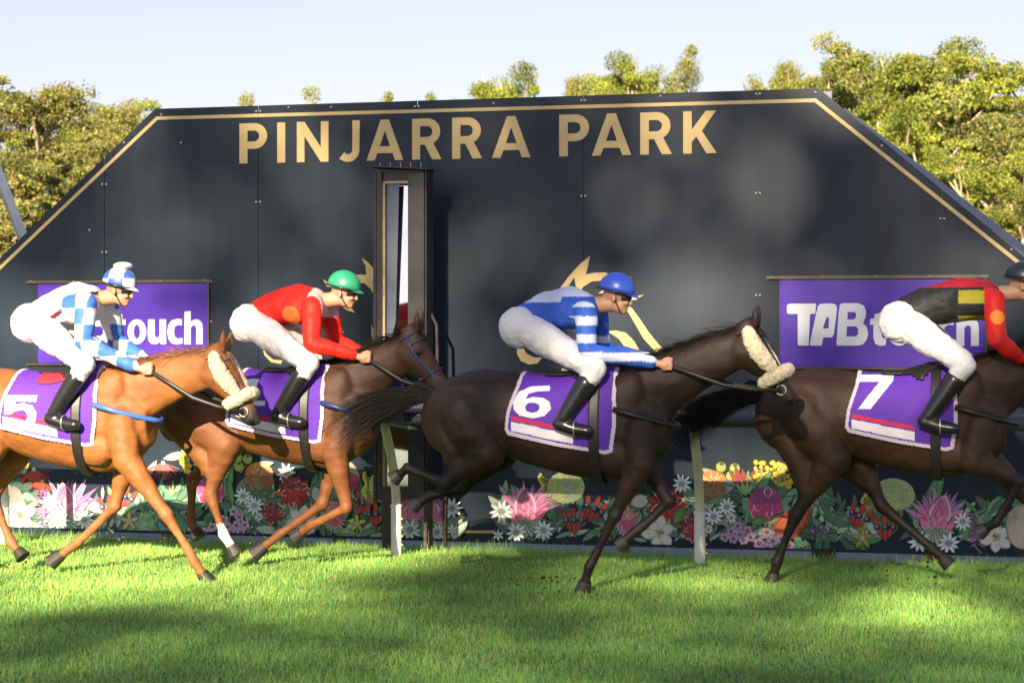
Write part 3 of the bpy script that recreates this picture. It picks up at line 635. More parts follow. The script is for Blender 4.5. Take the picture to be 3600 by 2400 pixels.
# left-hand garden (mirror-like arrangement)
foliage(0, 640, lambda x: 1700+.05*x, 80); foliage(530, 900, lambda x: 1690, 50, (GD, GM, GD)); foliage(860, 1330, lambda x: 1700, 90); foliage(-220, 40, lambda x: 1700, 30)
frond(560, 1800, 215, 120, GL); frond(510, 1850, -60, 90, GL); frond(600, 1800, -65, 120, (.08, .34, .10)); frond(1160, 1760, 100, 120, (.06, .25, .08)); frond(1200, 1740, 60, 100, (.06, .25, .08)); frond(1230, 1740, 150, 110, GM)
leafy(20, 1670, 25, 90, 40, GL); leafy(10, 1700, 60, 90, 34, GM); spear(85, 1660, 50, (.60, .45, .03), 5)
A_ = Art(); A_.petal(5, 1668, 95, 95, 50, (.40, .22, .08), edge=(.12, .06, .02)); A_.end('printed_flower')
webby(45, 1770, 40, 62); brush(120, 1650, 60, (.35, .03, .015), 190, 360); brush(150, 1690, 50, (.40, .05, .02), 150, 330)
protea(235, 1758, 92, 8, (.36, .14, .44), (.60, .26, .38)); magnolia(72, 1812, 58); spike(140, 1725, 1850, 24, (.40, .24, .42)); flannel(178, 1765, 38); flannel(212, 1830, 42, a0=4); flannel(298, 1826, 42)
pea(440, 1745, 42, 22); pea(387, 1782, 42); star(456, 1830, 38, (.58, .52, .20)); 
for i in range(4): leafy(340+i*24, 1855, 70, 42, 18, (.34, .45, .36))
leafy(572, 1612, 12, 95, 34, (.45, .50, .36)); leafy(555, 1615, 235, 85, 28, (.40, .44, .34)); brush(575, 1625, 60, (.50, .09, .09)); spear(605, 1735, 60, (.02, .015, .02), 6); leafy(620, 1730, 60, 40, 20, GL)
wattle(638, 1585, 690, 1660, 30); star(588, 1785, 20, (.40, .26, .50), 6); star(602, 1808, 18, (.40, .26, .50), 6)
bud(742, 1722, 48, 52, (.55, .05, .20), (.34, .05, .25)); spear(790, 1680, 80, (.36, .04, .03)); leafy(800, 1750, 80, 120, 24, (.09, .30, .09)); leafy(822, 1775, 100, 100, 24, (.09, .30, .09))
leafy(880, 1640, 10, 90, 28, (.45, .48, .38)); pincushion(913, 1668, 50, 46); gumnuts([(842, 1638), (873, 1612), (838, 1608)], 17)
flannel(1010, 1662, 40, a0=5); flannel(858, 1742, 36); flannel(897, 1776, 38, a0=8); waratah(1035, 1715, 62, (.42, .03, .03)); waratah(960, 1800, 40, (.30, .015, .03)); flannel(914, 1815, 18)
wax([(825, 1796), (845, 1815), (835, 1845), (865, 1843), (805, 1850), (790, 1825), (815, 1868), (850, 1868)], 17, (.50, .38, .50)); wax([(680, 1858), (700, 1872), (725, 1868), (750, 1850)], 17, (.55, .42, .50))
magnolia(1068, 1832, 58, 12); bud(1180, 1805, 33, 46); star(1258, 1838, 36, (.46, .42, .06)); pea(1278, 1768, 40, 30); pea(1325, 1806, 40)
brush(1245, 1640, 38, (.30, .05, .08)); A_ = Art(); A_.petal(1232, 1700, 85, 40, 30, (.50, .04, .12)); A_.petal(1258, 1700, 95, 40, 30, (.50, .04, .12)); A_.disc(1248, 1708, 15, 15, (.26, .04, .10)); A_.end('printed_flower')
banksia(1345, 1705, 44, 54, -1); leafy(1195, 1600, -45, 110, 36, (.36, .37, .28)); leafy(1130, 1770, 110, 70, 50, (.42, .45, .42))
# behind the winning post
foliage(1415, 1600, lambda x: 1790, 22); protea(1528, 1790, 66, 12, (.40, .13, .38)); protea(1440, 1790, 58, -20, (.46, .14, .34)); flannel(1445, 1860, 44); flannel(1540, 1868, 36); flannel(1592, 1785, 40); star(1594, 1860, 24, WH, 6)
# ------------------------------------------------------------------ gum trees
def leaf_cloud(centres, radii, per, size, pal, droop=.5):
    """drooping leaf-sized faces scattered through clumps -> (n,4,3) corners and colours"""
    cen = np.repeat(centres, per, 0); rad = np.repeat(radii, per, 0); n = len(cen)
    v = RNG.normal(size=(n, 3)); v /= np.linalg.norm(v, axis=1)[:, None]; p = cen+v*rad*(RNG.random(n)**.38)[:, None]
    a = RNG.normal(size=(n, 3)); a[:, 2] -= droop*1.5; a /= np.linalg.norm(a, axis=1)[:, None]
    b = RNG.normal(size=(n, 3)); b -= a*(a*b).sum(1)[:, None]; b /= np.linalg.norm(b, axis=1)[:, None]
    L = size*RNG.uniform(.6, 1.5, n)[:, None]; W = L*.30
    P = np.stack([p, p+a*L*.5+b*W, p+a*L, p+a*L*.5-b*W], 1)
    pal = np.array(pal); c = pal[RNG.integers(0, len(pal), n)]*RNG.uniform(.75, 1.25, (n, 1))*np.array([.95, .99, 1.25])
    tone = np.repeat(RNG.uniform(.6, 1.25, len(centres)), per)[:, None]
    return P, c*tone
def make_gum(h, spread, ncl, per, pal, base=.35, size=.30, seed=1):
    """trunk+limbs mesh and crown mesh, height h, foliage in clumps at branch ends"""
    rs = random.Random(seed); tb = MB(); cen = []; rad = []
    def limb(p, d, L, r, lev):
        pts = [p]; q = p.copy(); dd = d.copy(); k = 5
        for i in range(k):
            dd = (dd+Vector((rs.uniform(-.22, .22), rs.uniform(-.22, .22), .08))).normalized(); q = q+dd*L/k; pts.append(q.copy())
        tb.tube(pts, [r*(1-.11*i) for i in range(k+1)], 6 if lev else 9, cap=False)
        return pts, dd
    pts, d = limb(Vector((0, 0, -.3)), Vector((rs.uniform(-.08, .08), rs.uniform(-.08, .08), 1)).normalized(), h*.62, h*.017, 0)
    ends = []
    for i in range(9):
        t = .3+.7*i/8; k = t*5; a = int(min(k, 4)); p = pts[a].lerp(pts[a+1], k-a); an = i*2.4+rs.uniform(-.4, .4)
        out = Vector((math.cos(an), math.sin(an), rs.uniform(.5, 1.3))).normalized()
        L = spread*(.95-.25*abs(t-.55))*rs.uniform(.7, 1.1)
        q, dd = limb(p, out, L, h*.007, 1); ends.append(q)
        for j in range(3):
            u = q[2+j]; o2 = (dd+Vector((rs.uniform(-.9, .9), rs.uniform(-.9, .9), rs.uniform(-.1, .9)))).normalized()
            q2, _ = limb(u, o2, L*.5, h*.0035, 1); ends.append(q2)
    top, dd = limb(pts[-1], Vector((rs.uniform(-.2, .2), rs.uniform(-.2, .2), 1)).normalized(), h*.16, h*.007, 1); ends.append(top)
    lo = h*base
    for i in range(ncl):
        e = rs.choice(ends); p = e[rs.randint(3, 5)]+Vector((rs.gauss(0, .35), rs.gauss(0, .35), rs.gauss(0, .35)))
        if p.z < lo: p.z = lo+rs.random()*h*.3
        p.z = min(p.z, h*.97); cen.append(p); r = rs.choice([.45, .6, .8, 1.0])*rs.uniform(.85, 1.15)*h/15; rad.append((r, r, r*.50))
    P, c = leaf_cloud(np.array([tuple(x) for x in cen]), np.array(rad), per, size, pal)
    tr = bpy.data.meshes.new('trunk'); tr.from_pydata(tb.v, [], tb.f); tr.polygons.foreach_set('use_smooth', [True]*len(tr.polygons)); tr.materials.append(M['bark'])
    o = np_mesh('crown', P, None, c, M['leaf']); cm = o.data; bpy.data.objects.remove(o)
    ztop = float(np.quantile(P[:, 2, 2], .9992)); return tr, cm, ztop
YG = [(.26, .27, .030), (.20, .25, .030), (.32, .28, .030), (.14, .20, .03)]
GR = [(.20, .225, .04), (.155, .19, .045), (.23, .22, .04), (.25, .20, .045)]
OL = [(.24, .22, .04), (.20, .20, .04), (.27, .21, .04), (.155, .17, .04)]
VAR = [make_gum(15, 4.2, 92, 420, OL, .20, .12, 1), make_gum(15, 3.9, 84, 430, YG, .20, .12, 2), make_gum(15, 4.5, 92, 420, GR, .22, .12, 3),
       make_gum(15, 3.5, 90, 430, YG, .12, .12, 4), make_gum(15, 3.6, 52, 330, GR, .42, .14, 5), make_gum(9, 3.6, 75, 330, OL, .06, .14, 6)]
NAMES = ['olive', 'yellow-green', 'grey-green', 'golden-green', 'open-crowned green', 'low bushy olive']
# photo column, photo row of the crown top, distance, variant, width factor
TREES = [(60, 325, 98, 0, 1.1), (175, 350, 104, 2, .9), (-110, 300, 100, 2, 1.2), (300, 385, 108, 0, .8), (430, 400, 112, 1, .9), (530, 385, 116, 3, .85), (250, 470, 92, 0, 1.0), (90, 520, 88, 2, 1.0), (-60, 600, 84, 5, 1.3),
         (380, 500, 95, 1, .8), (150, 700, 82, 5, 1.3), (10, 860, 78, 5, 1.2), (640, 372, 130, 4, .5), (760, 358, 140, 4, .45), (850, 355, 140, 4, .45), (1230, 340, 140, 4, .5), (1310, 345, 140, 2, .5), (1560, 348, 135, 1, .3),
         (1810, 262, 118, 1, .6), (1890, 268, 120, 4, .6), (2050, 282, 122, 0, .5), (2120, 300, 122, 3, .4), (2190, 232, 118, 2, .6), (2260, 222, 118, 1, .6), (2365, 187, 120, 2, .5), (2320, 290, 122, 1, .4), (2440, 285, 122, 4, .35),
         (2690, 268, 112, 1, .45), (2760, 232, 112, 0, .5), (2860, 180, 108, 4, .6), (2975, 196, 106, 1, .7), (3080, 182, 100, 2, .95), (3200, 180, 98, 1, .85), (3330, 225, 94, 3, 1.0), (3480, 240, 92, 3, .95), (3620, 255, 90, 2, 1.0), (3750, 230, 92, 1, 1.1),
         (3150, 400, 88, 1, .9), (3300, 520, 84, 3, 1.0), (3450, 560, 80, 1, 1.0), (3590, 640, 78, 2, 1.0), (3550, 820, 74, 5, 1.1), (3700, 500, 80, 3, 1.1), (-250, 350, 98, 1, 1.2), (-480, 340, 100, 2, 1.2), (-760, 360, 96, 0, 1.2), (-1080, 330, 98, 3, 1.2), (-1400, 350, 100, 2, 1.2), (3960, 260, 94, 2, 1.2), (4250, 280, 92, 0, 1.2)]
def whereis(x, i):
    t = [('slender', 'tall', 'broad', 'leaning', 'full', 'ragged')[i % 6], NAMES[TREES[i][3]]]
    if x < 600: side = 'beyond the left slope of the black sign wall'
    elif x < 2450: side = 'with its top showing over the straight top edge of the sign wall'
    else: side = 'beyond the right slope of the black sign wall'
    return f"{t[0]} {t[1]} gum tree {side}"
order = sorted(range(len(TREES)), key=lambda i: TREES[i][0]); rank = {i: k for k, i in enumerate(order)}
def ordw(n): return ['first', 'second', 'third', 'fourth', 'fifth', 'sixth', 'seventh', 'eighth', 'ninth', 'tenth', 'eleventh', 'twelfth', 'thirteenth', 'fourteenth', 'fifteenth', 'sixteenth', 'seventeenth', 'eighteenth', 'nineteenth', 'twentieth', 'twenty-first', 'twenty-second', 'twenty-third', 'twenty-fourth'][n]
zone = lambda x: 0 if x < 600 else (1 if x < 2450 else 2)
cnt = {0: 0, 1: 0, 2: 0}
for i in order:
    x, y, Y, k, wf = TREES[i]; p = world_pt(x, y, Y); hh = (p.z+.2)/.98; zn = zone(x)
    s = hh/VAR[k][2]
    if zn == 1:   # only the tops clear the wall
        lab = f"{NAMES[k]} gum tree, top showing over the sign wall, {ordw(cnt[1])} from the left"
    else: lab = f"{NAMES[k]} gum tree {'left' if zn == 0 else 'right'} of the sign wall, {ordw(cnt[zn])} from the left there"
    cnt[zn] += 1
    rt = empty('gum_tree', Matrix.Translation((p.x, Y, -.2)) @ Matrix.Rotation(i*2.3, 4, 'Z') @ Matrix.Diagonal((s*wf*1.1, s*wf*1.1, s, 1)), lab, 'tree', 'gum trees behind the sign wall')
    for nm, me in (('trunk', VAR[k][0]), ('crown', VAR[k][1])):
        o = bpy.data.objects.new(nm, me); C.objects.link(o); o.parent = rt
# distant low scrub closing the gaps under the crowns
n = 2600; cx = RNG.uniform(-75, 75, n); cy = RNG.uniform(118, 135, n); cz = RNG.random(n)**1.2*8
cen = np.stack([cx, cy, cz-.2], 1); rad = np.tile([1.4, 1.2, .9], (n, 1)); P, c = leaf_cloud(cen, rad, 34, .5, [(.09, .11, .03), (.11, .13, .03), (.075, .09, .03)])
o = np_mesh('scrub', P, None, c, M['leaf']); tag(o, 'dense low scrub filling the gaps behind the gum trees', 'scrub', kind='stuff')
# ------------------------------------------------------------------ gums behind the camera: their crowns cast the dappled shade
LT = [  # windows the sun comes through, on the board plane: s, z, half width, half height, strength
  (-3.0, -.40, 2.7, 1.35, 1.0), (-4.3, 1.2, 1.7, 1.1, .75), (-1.0, .9, .75, .40, .9), (-.75, -.5, .62, .65, .9), (-2.3, -1.38, 2.4, .36, .9),
  (1.45, 2.05, .75, .6, .85), (-2.0, 2.75, .5, .9, .55), (-3.3, 4.1, .9, .6, .4), (2.45, 3.6, .6, .5, .32), (0.3, 3.6, 1.0, .5, .2), (2.1, -.95, .6, .24, 1), (3.4, -1.38, .6, .24, 1),
  (1.9, .35, .5, .35, .7), (-.6, 4.5, 6, .4, .25), (3.4, 2.4, .8, .5, .25), (3.5, .9, .5, .5, .5), (2.0, .45, 1.7, .26, .65)]
def lit(s, z):
    v = 0
    for a, b, wx, wz, k in LT:
        q = ((s-a)/wx)**2+((z-b)/wz)**2
        v = max(v, k*(1 if q < .8 else max(0, 1-(q-.8)/.9)))
    base = .10 if z > 1.2 else (.04 if z < -1.95 else .02)
    return max(v, base)
gr = 0; cen = []; dist = 68/math.cos(SEL)
for s in np.arange(-10.5, 11, .42):
    for z in np.arange(-9, 6.2, .42):
        if z > 5.3+.5*math.sin(s*1.7): continue
        sj = s+random.uniform(-.2, .2); zj = z+random.uniform(-.2, .2)
        if random.random() < lit(sj, zj): continue
        p = BM @ Vector((sj, 0, zj)); cen.append(p+SUN*(dist+random.uniform(-2.2, 2.2)))
cen = np.array([tuple(c) for c in cen])
STEM = [-9.5, -5.6, -1.2, 2.8, 6.4, 10]
ax = Vector((math.cos(TH), -math.sin(TH), 0)); sval = cen @ np.array(ax); s00 = (SUN*dist).dot(ax)+(BM @ Vector((0, 0, 0))).dot(ax)
own = np.argmin(np.abs((sval-s00)[:, None]-np.array(STEM)[None]), 1)
for k, st_ in enumerate(STEM):
    base = BM @ Vector((st_, 0, 0)); base = base+SUN*dist; base.z = 0
    rt = empty('shade_tree', Matrix.Translation(base), f"tall gum tree across the track behind the viewpoint, {ordw(k)} in its row", 'tree', 'gum trees across the track')
    me = cen[own == k]; 
    if not len(me): continue
    top = Vector((base.x, base.y, float(me[:, 2].max())-2.5)); tb = MB(); tb.tube([Vector((0, 0, -.2)), Vector((.15, .1, 6)), Vector((-.1, 0, 12)), Vector((0, 0, top.z))], [.30, .24, .16, .06], 8)
    for m_ in me[::9]:
        e = Vector(m_)-base; r0 = Vector((0, 0, max(4, min(e.z-1.5, top.z-.5)))); tb.tube([r0, r0.lerp(e, .5)+Vector((0, 0, .3)), e], [.06, .04, .015], 5)
    tb.build('trunk', M['bark'], rt, smooth=True)
    P, c = leaf_cloud(me-np.array(base), np.tile([.36, .36, .30], (len(me), 1)), 44, .25, YG+GR)
    np_mesh('crown', P, None, c, M['leaf'], rt)
# ------------------------------------------------------------------ racehorses
M['coat'] = mat('horse_coat', (1, 1, 1), .52, var=.32, scale=9, bump=.30, bscale=170, spec=.30, attr=True, stretch=(.5, 1, 1.6))
M['hair'] = mat('horse_hair', (.009, .007, .006), .75, var=.4, scale=20, spec=.2)
M['hair_red'] = mat('chestnut_hair', (.16, .06, .02), .5, var=.4, scale=20)
M['hoof'] = mat('hoof_horn', (.028, .024, .02), .6, var=.4, scale=30)
M['eye'] = mat('eye', (.008, .006, .005), .08)
M['leather'] = mat('black_leather', (.015, .014, .014), .45, var=.2)
M['blue_strap'] = mat('blue_strap', (.05, .13, .45), .4, var=.1)
M['navy_strap'] = mat('navy_strap', (.02, .04, .14), .4, var=.1)
M['fleece'] = mat('cream_sheepskin', (.62, .54, .38), .95, var=.25, scale=40, bump=1, bscale=90)
M['cloth'] = mat('saddle_cloth', (1, 1, 1), .75, var=.10, scale=9, bump=.3, bscale=14, attr=True)
M['red_cloth'] = mat('red_cloth', (.45, .015, .03), .7, var=.15)
TR = np.array([(-1.26, 1.30, 1.12, .07), (-1.2, 1.41, 1.02, .15), (-1.1, 1.485, .97, .21), (-.95, 1.545, .95, .25), (-.8, 1.565, .95, .265), (-.62, 1.55, .94, .25),
               (-.42, 1.515, .88, .26), (-.2, 1.51, .82, .275), (0, 1.57, .79, .26), (.15, 1.575, .78, .235), (.3, 1.53, .82, .215), (.43, 1.44, .90, .18), (.53, 1.32, 1.0, .12)])
def trunk(x): return [float(np.interp(x, TR[:, 0], TR[:, i])) for i in (1, 2, 3)]
def trunk_pt(x, ph, off):     # ph: 0 = spine, 90 = side, 180 = belly
    t, b, w_ = trunk(x); c = (t+b)/2; h = (t-b)/2+off; w_ = w_+off; s, k = math.sin(R(ph)), math.cos(R(ph))
    return Vector((x, math.copysign(abs(s)**.92, s)*w_, c+math.copysign(abs(k)**.92, k)*h))
NUM = {'5': [[(0, 1), (0, .44), (.18, .44), (.3, .54), (.55, .58), (.66, .48), (.68, .33), (.6, .2), (.4, .17), (.2, .22), (.02, .26), (-.02, .06), (.2, 0), (.45, -.02), (.75, .05), (.93, .25), (.93, .5), (.8, .7), (.55, .77), (.3, .73), (.27, .82), (.88, .82), (.88, 1)]],
       '6': [[(.85, 1), (.4, .97), (.12, .8), (0, .5), (.02, .25), (.18, .05), (.5, -.02), (.8, .06), (.95, .28), (.9, .5), (.72, .63), (.5, .65), (.3, .58), (.36, .74), (.55, .82), (.88, .84)], [(.3, .33), (.36, .45), (.5, .48), (.64, .42), (.67, .3), (.6, .18), (.48, .15), (.34, .2)]],
       '7': [[(0, 1), (0, .80), (.62, .80), (.12, 0), (.42, 0), (.95, .84), (.95, 1)]],
       '1': [[(.38, 1), (.05, .82), (.05, .62), (.36, .76), (.36, .18), (.08, .18), (.08, 0), (.92, 0), (.92, .18), (.64, .18), (.64, 1)]]}
def V(x, y, z): return Vector((x, y, z))
def horse(name, label, mtx, num, numz, numh, coat, points, poll, nose, fores, hinds, strap, maneM, rolls, hands, socks=(), blaze=None, tailz=.0, headshade=None):
    h = empty('racehorse', mtx, label, 'horse', 'racehorses galloping past the post')
    b = MB()
    b.loft([(V(x, 0, (t+bo)/2), (0, 0, 1), (0, 1, 0), (t-bo)/2, (t-bo)/2, wd) for x, t, bo, wd in TR], 32)
    for sd in (1, -1):
        rot = Matrix.Rotation(R(-28), 3, 'Y')
        b.ball((-.90, sd*.125, 1.24), (.29, .15, .27), rot=None); b.ball((-1.07, sd*.095, 1.20), (.17, .12, .23))
        b.ball((.17, sd*.125, 1.24), (.18, .105, .34), rot=Matrix.Rotation(R(24), 3, 'Y')); b.ball((.36, sd*.085, 1.12), (.16, .11, .19)); b.ball((.14, sd*.145, 1.0), (.19, .09, .16))
    segs = []
    hoofs = []
    for k, (jt, sd) in enumerate(zip(fores, (-1, 1))):
        el, kn, fe, ho = [V(p[0], sd*(.17-.035*i), p[1]) for i, p in enumerate(jt)]
        b.chain([V(.34, sd*.13, 1.16), V(.5*(.34+el.x), sd*.15, (1.16+el.z)/2), el], [.13, .125, .105])
        b.chain([el, el.lerp(kn, .3), el.lerp(kn, .65), el.lerp(kn, .9), kn], [.10, .088, .060, .048, .055])
        d = (fe-kn).normalized(); pe = d.cross(V(0, 1, 0))
        b.chain([kn, kn.lerp(fe, .14), kn.lerp(fe, .5), kn.lerp(fe, .88), fe], [.055, .040, .031, .034, .043]); b.chain([kn.lerp(fe, .12)+pe*.018, kn.lerp(fe, .9)+pe*.02], [.022, .022], 8)
        pa = fe.lerp(ho, .62); b.chain([fe, fe.lerp(pa, .6), pa], [.042, .034, .038]); segs += [(kn, fe), (fe, ho)]; hoofs.append((fe, pa, ho))
    for k, (jt, sd) in enumerate(zip(hinds, (-1, 1))):
        stf, hk, fe, ho = [V(p[0], sd*(.17-.02*i), p[1]) for i, p in enumerate(jt)]
        b.chain([V(-.92, sd*.12, 1.26), V((-.92+stf.x)/2, sd*.15, (1.26+stf.z)/2), stf], [.20, .185, .135])
        b.chain([V(-1.06, sd*.11, 1.14), V(-1.06, sd*.13, 1.14).lerp((stf+hk)/2, .5), (stf+hk*2)/3], [.13, .105, .06])
        g = (hk-stf).normalized(); pe = V(0, 1, 0).cross(g)
        b.chain([stf, stf.lerp(hk, .25), stf.lerp(hk, .6), stf.lerp(hk, .88), hk], [.125, .112, .072, .050, .056])
        hp = hk-g*-.03+(hk-fe).normalized()*.05; b.chain([stf.lerp(hk, .62)+(hk-fe).normalized()*.03, hp], [.030, .030], 8)
        b.chain([hk, hk.lerp(fe, .16), hk.lerp(fe, .5), hk.lerp(fe, .88), fe], [.056, .045, .034, .036, .045])
        pa = fe.lerp(ho, .62); b.chain([fe, fe.lerp(pa, .6), pa], [.043, .035, .039]); segs += [(hk.lerp(fe, -.1), fe), (fe, ho)]; hoofs.append((fe, pa, ho))
    # neck and head
    po = V(poll[0], 0, poll[1]); no = V(nose[0], 0, nose[1]); a = (no-po).normalized(); up = V(-a.z, 0, a.x)
    nb = V(.10, 0, 1.30); nd = (po-V(.12, 0, 1.42)).normalized(); nu = V(-nd.z, 0, nd.x)
    th = po-nu*.125-nd*.03; rings = []
    for t, hu, hd, hw in ((0, .24, .34, .17), (.22, .20, .30, .145), (.42, .165, .235, .115), (.62, .145, .185, .095), (.82, .135, .155, .085), (1.0, .12, .13, .08)):
        c = V(.12, 0, 1.32).lerp(th, t); c = c+nu*.03*math.sin(t*math.pi); rings.append((c, nu, (0, 1, 0), hu, hd, hw))
    b.loft(rings, 26)
    HS = np.array([(-.05, .13, .055), (.0, .19, .08), (.08, .245, .098), (.17, .265, .102), (.26, .225, .083), (.36, .168, .063), (.46, .140, .054), (.54, .138, .055), (.60, .11, .045), (.625, .06, .025)])
    def hsec(d): return float(np.interp(d, HS[:, 0], HS[:, 1])), float(np.interp(d, HS[:, 0], HS[:, 2]))
    def hp_(d, ang, off):   # around the head: 90 = forehead, 0 = right side, -90 = jaw
        t, w_ = hsec(d); c = po+a*d-up*t/2; return c+up*math.sin(R(ang))*(t/2+off)+V(0, -1, 0)*math.cos(R(ang))*(w_+off)
    b.loft([(po+a*d-up*t/2, up, (0, 1, 0), t/2, t/2, w_) for d, t, w_ in HS], 26)
    for sd in (1, -1):
        b.ball(po+a*.17-up*.07+V(0, sd*.085, 0), (.035, .025, .03)); b.ball(po+a*.13-up*.17+V(0, sd*.05, 0), (.10, .055, .085))
        b.ball(po+a*.565-up*.05+V(0, sd*.042, 0), (.035, .022, .035))
        e0 = po+a*.02+up*.0+V(0, sd*.05, 0); e1 = e0+(up*.5-a*.75+V(0, sd*.18, 0)).normalized()*.15
        b.chain([e0, e0.lerp(e1, .45), e1], [.030, .030, .007], 8)
    coat = np.array(coat); points = np.array(points); S = [(np.array(p), np.array(q)) for p, q in segs]; nz = np.array(po+a*.60-up*.07)
    sk = [S[i] for i in socks]
    def colfn(co):
        m = np.full(len(co), 9.0)
        def ds(p, q):
            d = q-p; t = np.clip(((co-p)@d)/(d@d), -.15, 1.3); return np.linalg.norm(co-(p+t[:, None]*d), axis=1)
        for p, q in S: m = np.minimum(m, ds(p, q))
        k = np.clip((m-.05)/.07, 0, 1)[:, None]; c = points*(1-k)+coat*k
        k = np.clip((np.linalg.norm(co-nz, axis=1)-.08)/.14, 0, 1)[:, None]; c = c*k+np.array([.03, .022, .02])*(1-k)
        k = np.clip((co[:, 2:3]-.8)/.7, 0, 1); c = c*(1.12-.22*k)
        if headshade: k = np.clip((co[:, 0:1]+.45*co[:, 2:3]-.62)/.35, 0, 1)*np.clip((co[:, 2:3]-.85)/.25, 0, 1); c = c*(1-k)+np.array(headshade)*k  # shade over head, neck and chest put into the coat colour
        for p, q in sk:
            mm = ds(p, q); c[mm < .06] = (.62, .56, .46)
        if blaze:
            rel = co-np.array(po); d = rel@np.array(a); u = rel@np.array(up); c[(u > -.035) & (np.abs(co[:, 1]) < .032) & (d > .12) & (d < .52)] = (.6, .56, .5)
        return c
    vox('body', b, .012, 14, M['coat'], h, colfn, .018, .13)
    for fe, pa, ho in hoofs:
        d = (ho-pa).normalized(); ft = ho; f = MB(); f.tube([pa-d*.012, pa+d*.01, ft], [.041, .047, .060], 14); f.build('hoof', M['hoof'], h, smooth=False)
    for sd in (1, -1):
        MB().ball(po+a*.175-up*.068+V(0, sd*.104, 0), (.020, .013, .018), 12, 8).build('eye', M['eye'], h, smooth=True)
        MB().ball(po+a*.585-up*.05+V(0, sd*.060, 0), (.017, .006, .022), 10, 6).build('nostril', M['eye'], h, smooth=True)
    # mane and tail: loose strands
    rs = random.Random(num); mn = MB()
    def strand(m_, p, d0, L, w0, grav, k=5):
        d = d0.normalized(); q = p.copy(); sdv = V(rs.uniform(-.3, .3), 1, rs.uniform(-.3, .3)).cross(d).normalized()*w0; vs = [q-sdv, q+sdv]
        for i in range(1, k+1):
            d = (d+V(rs.uniform(-.10, .10), rs.uniform(-.08, .08), -grav)).normalized(); q = q+d*L/k; w_ = sdv*(1-i/k*.85); vs += [q-w_, q+w_]
        m_.add(vs, [(2*i, 2*i+1, 2*i+3, 2*i+2) for i in range(k)])
    for i in range(800):
        t = rs.random(); c = V(.12, 0, 1.32).lerp(th, t)+nu*.03*math.sin(t*math.pi); hu = float(np.interp(t, [0, .22, .42, .62, .82, 1], [.24, .20, .165, .145, .135, .12]))
        p = c+nu*(hu-.012)+V(0, rs.uniform(-.02, .02), 0); strand(mn, p, nu*rs.uniform(.1, .8)-nd*rs.uniform(.3, 1.0)+V(0, rs.choice([-.5, -.3, .2]), 0), rs.uniform(.09, .22), .003, .16)
    for i in range(50): strand(mn, po+up*.0+V(0, rs.uniform(-.03, .03), 0), a*.6-nd*.2+up*.3, rs.uniform(.08, .16), .004, .05)
    tag(mn.build('mane', maneM, h), kind='stuff')
    tl = MB()
    for i in range(950): strand(tl, V(-1.22+rs.uniform(0, .06), rs.uniform(-.03, .03), 1.38+rs.uniform(-.05, .02)), V(-1, rs.uniform(-.16, .16), rs.uniform(-.12, .30)+tailz), rs.uniform(.4, .88), .0035, .12, 8)
    tl.chain([V(-1.18, 0, 1.40), V(-1.30, 0, 1.40+.05), V(-1.42, 0, 1.39)], [.035, .028, .012], 8)
    tag(tl.build('tail', maneM, h), kind='stuff')
    # bridle
    def ring(d, off, r, a0=0, a1=360, nm='bridle_strap', m_=None, lean=0):
        pts = [hp_(d+lean*math.sin(R(g)), g, off) for g in np.linspace(a0, a1, 22)]; return MB().tube(pts, r, 7, flat=.5).build(nm, m_ or strap, h, smooth=True)
    ring(.03, .006, .010, -20, 200); ring(.36, .006, .010); ring(.10, .006, .010, 10, 170)
    for sgn in (0, 180):
        MB().tube([hp_(d, sgn+(12 if sgn == 0 else -12), .010) for d in (.02, .1, .2, .3, .4, .47)], .009, 6).build('cheek_strap', strap, h, smooth=True)
        q = hp_(.50, sgn, .010); MB().tube([q+(a*math.cos(t)+up*math.sin(t))*.034 for t in np.linspace(0, 6.3, 14)], .005, 6).build('bit_ring', M['screw'], h, smooth=True)
        sd = -1 if sgn == 0 else 1; hd = V(hands[0], sd*.14, hands[1])
        mid = q.lerp(hd, .5)+V(0, sd*.05, -.05); mb = MB().tube([q, q.lerp(mid, .5)+V(0, sd*.02, -.01), mid, mid.lerp(hd, .5), hd, hd+V(-.10, -sd*.05, -.03)], .008, 6, flat=2); mb.build('rein', M['leather'], h, smooth=True)
    if rolls:
        m_ = MB(); pts = [hp_(.40, g, .034) for g in np.linspace(-35, 215, 12)]; m_.chain(pts, [.044]*12, 10); vox('nose_roll', m_, .009, 1, M['fleece'], h, None, .021, .022)
        for sgn in (0, 180):
            m_ = MB(); m_.chain([hp_(d, sgn+(20 if sgn == 0 else -20), .034) for d in (.05, .12, .2, .28, .34)], [.040, .054, .058, .054, .040], 10); vox('cheek_roll', m_, .009, 1, M['fleece'], h, None, .021, .022)
    # breastplate strap, girth, saddle cloth, saddle
    g = MB(); pts = []
    def skin(name, x0, x1, nxx, p0, p1, nph, off, colf, m_, keep=None, parent=h, wav=0):
        vs = []; keepf = []; mb = MB(); idx = {}
        for i in range(nxx+1):
            for j in range(nph+1):
                x = x0+(x1-x0)*i/nxx; ph = p0+(p1-p0)*j/nph; vs.append(trunk_pt(x, ph, off+wav*(math.sin(x*23+ph*.05)+math.sin(x*9-ph*.11))*.5*min(1, abs(ph)/90)))
        fs = []; cs = []
        for i in range(nxx):
            for j in range(nph):
                aa = i*(nph+1)+j; ce = (vs[aa]+vs[aa+nph+2])/2
                if keep and not keep(ce): continue
                fs.append((aa, aa+1, aa+nph+2, aa+nph+1)); cs.append(colf(ce) if colf else (1, 1, 1))
        mb.v = [tuple(v) for v in vs]; mb.f = fs; mb.c = cs
        o = mb.build(name, m_, parent, colors=True, smooth=True); s_ = o.modifiers.new('t', 'SOLIDIFY'); s_.thickness = .006; s_.offset = 1; return o
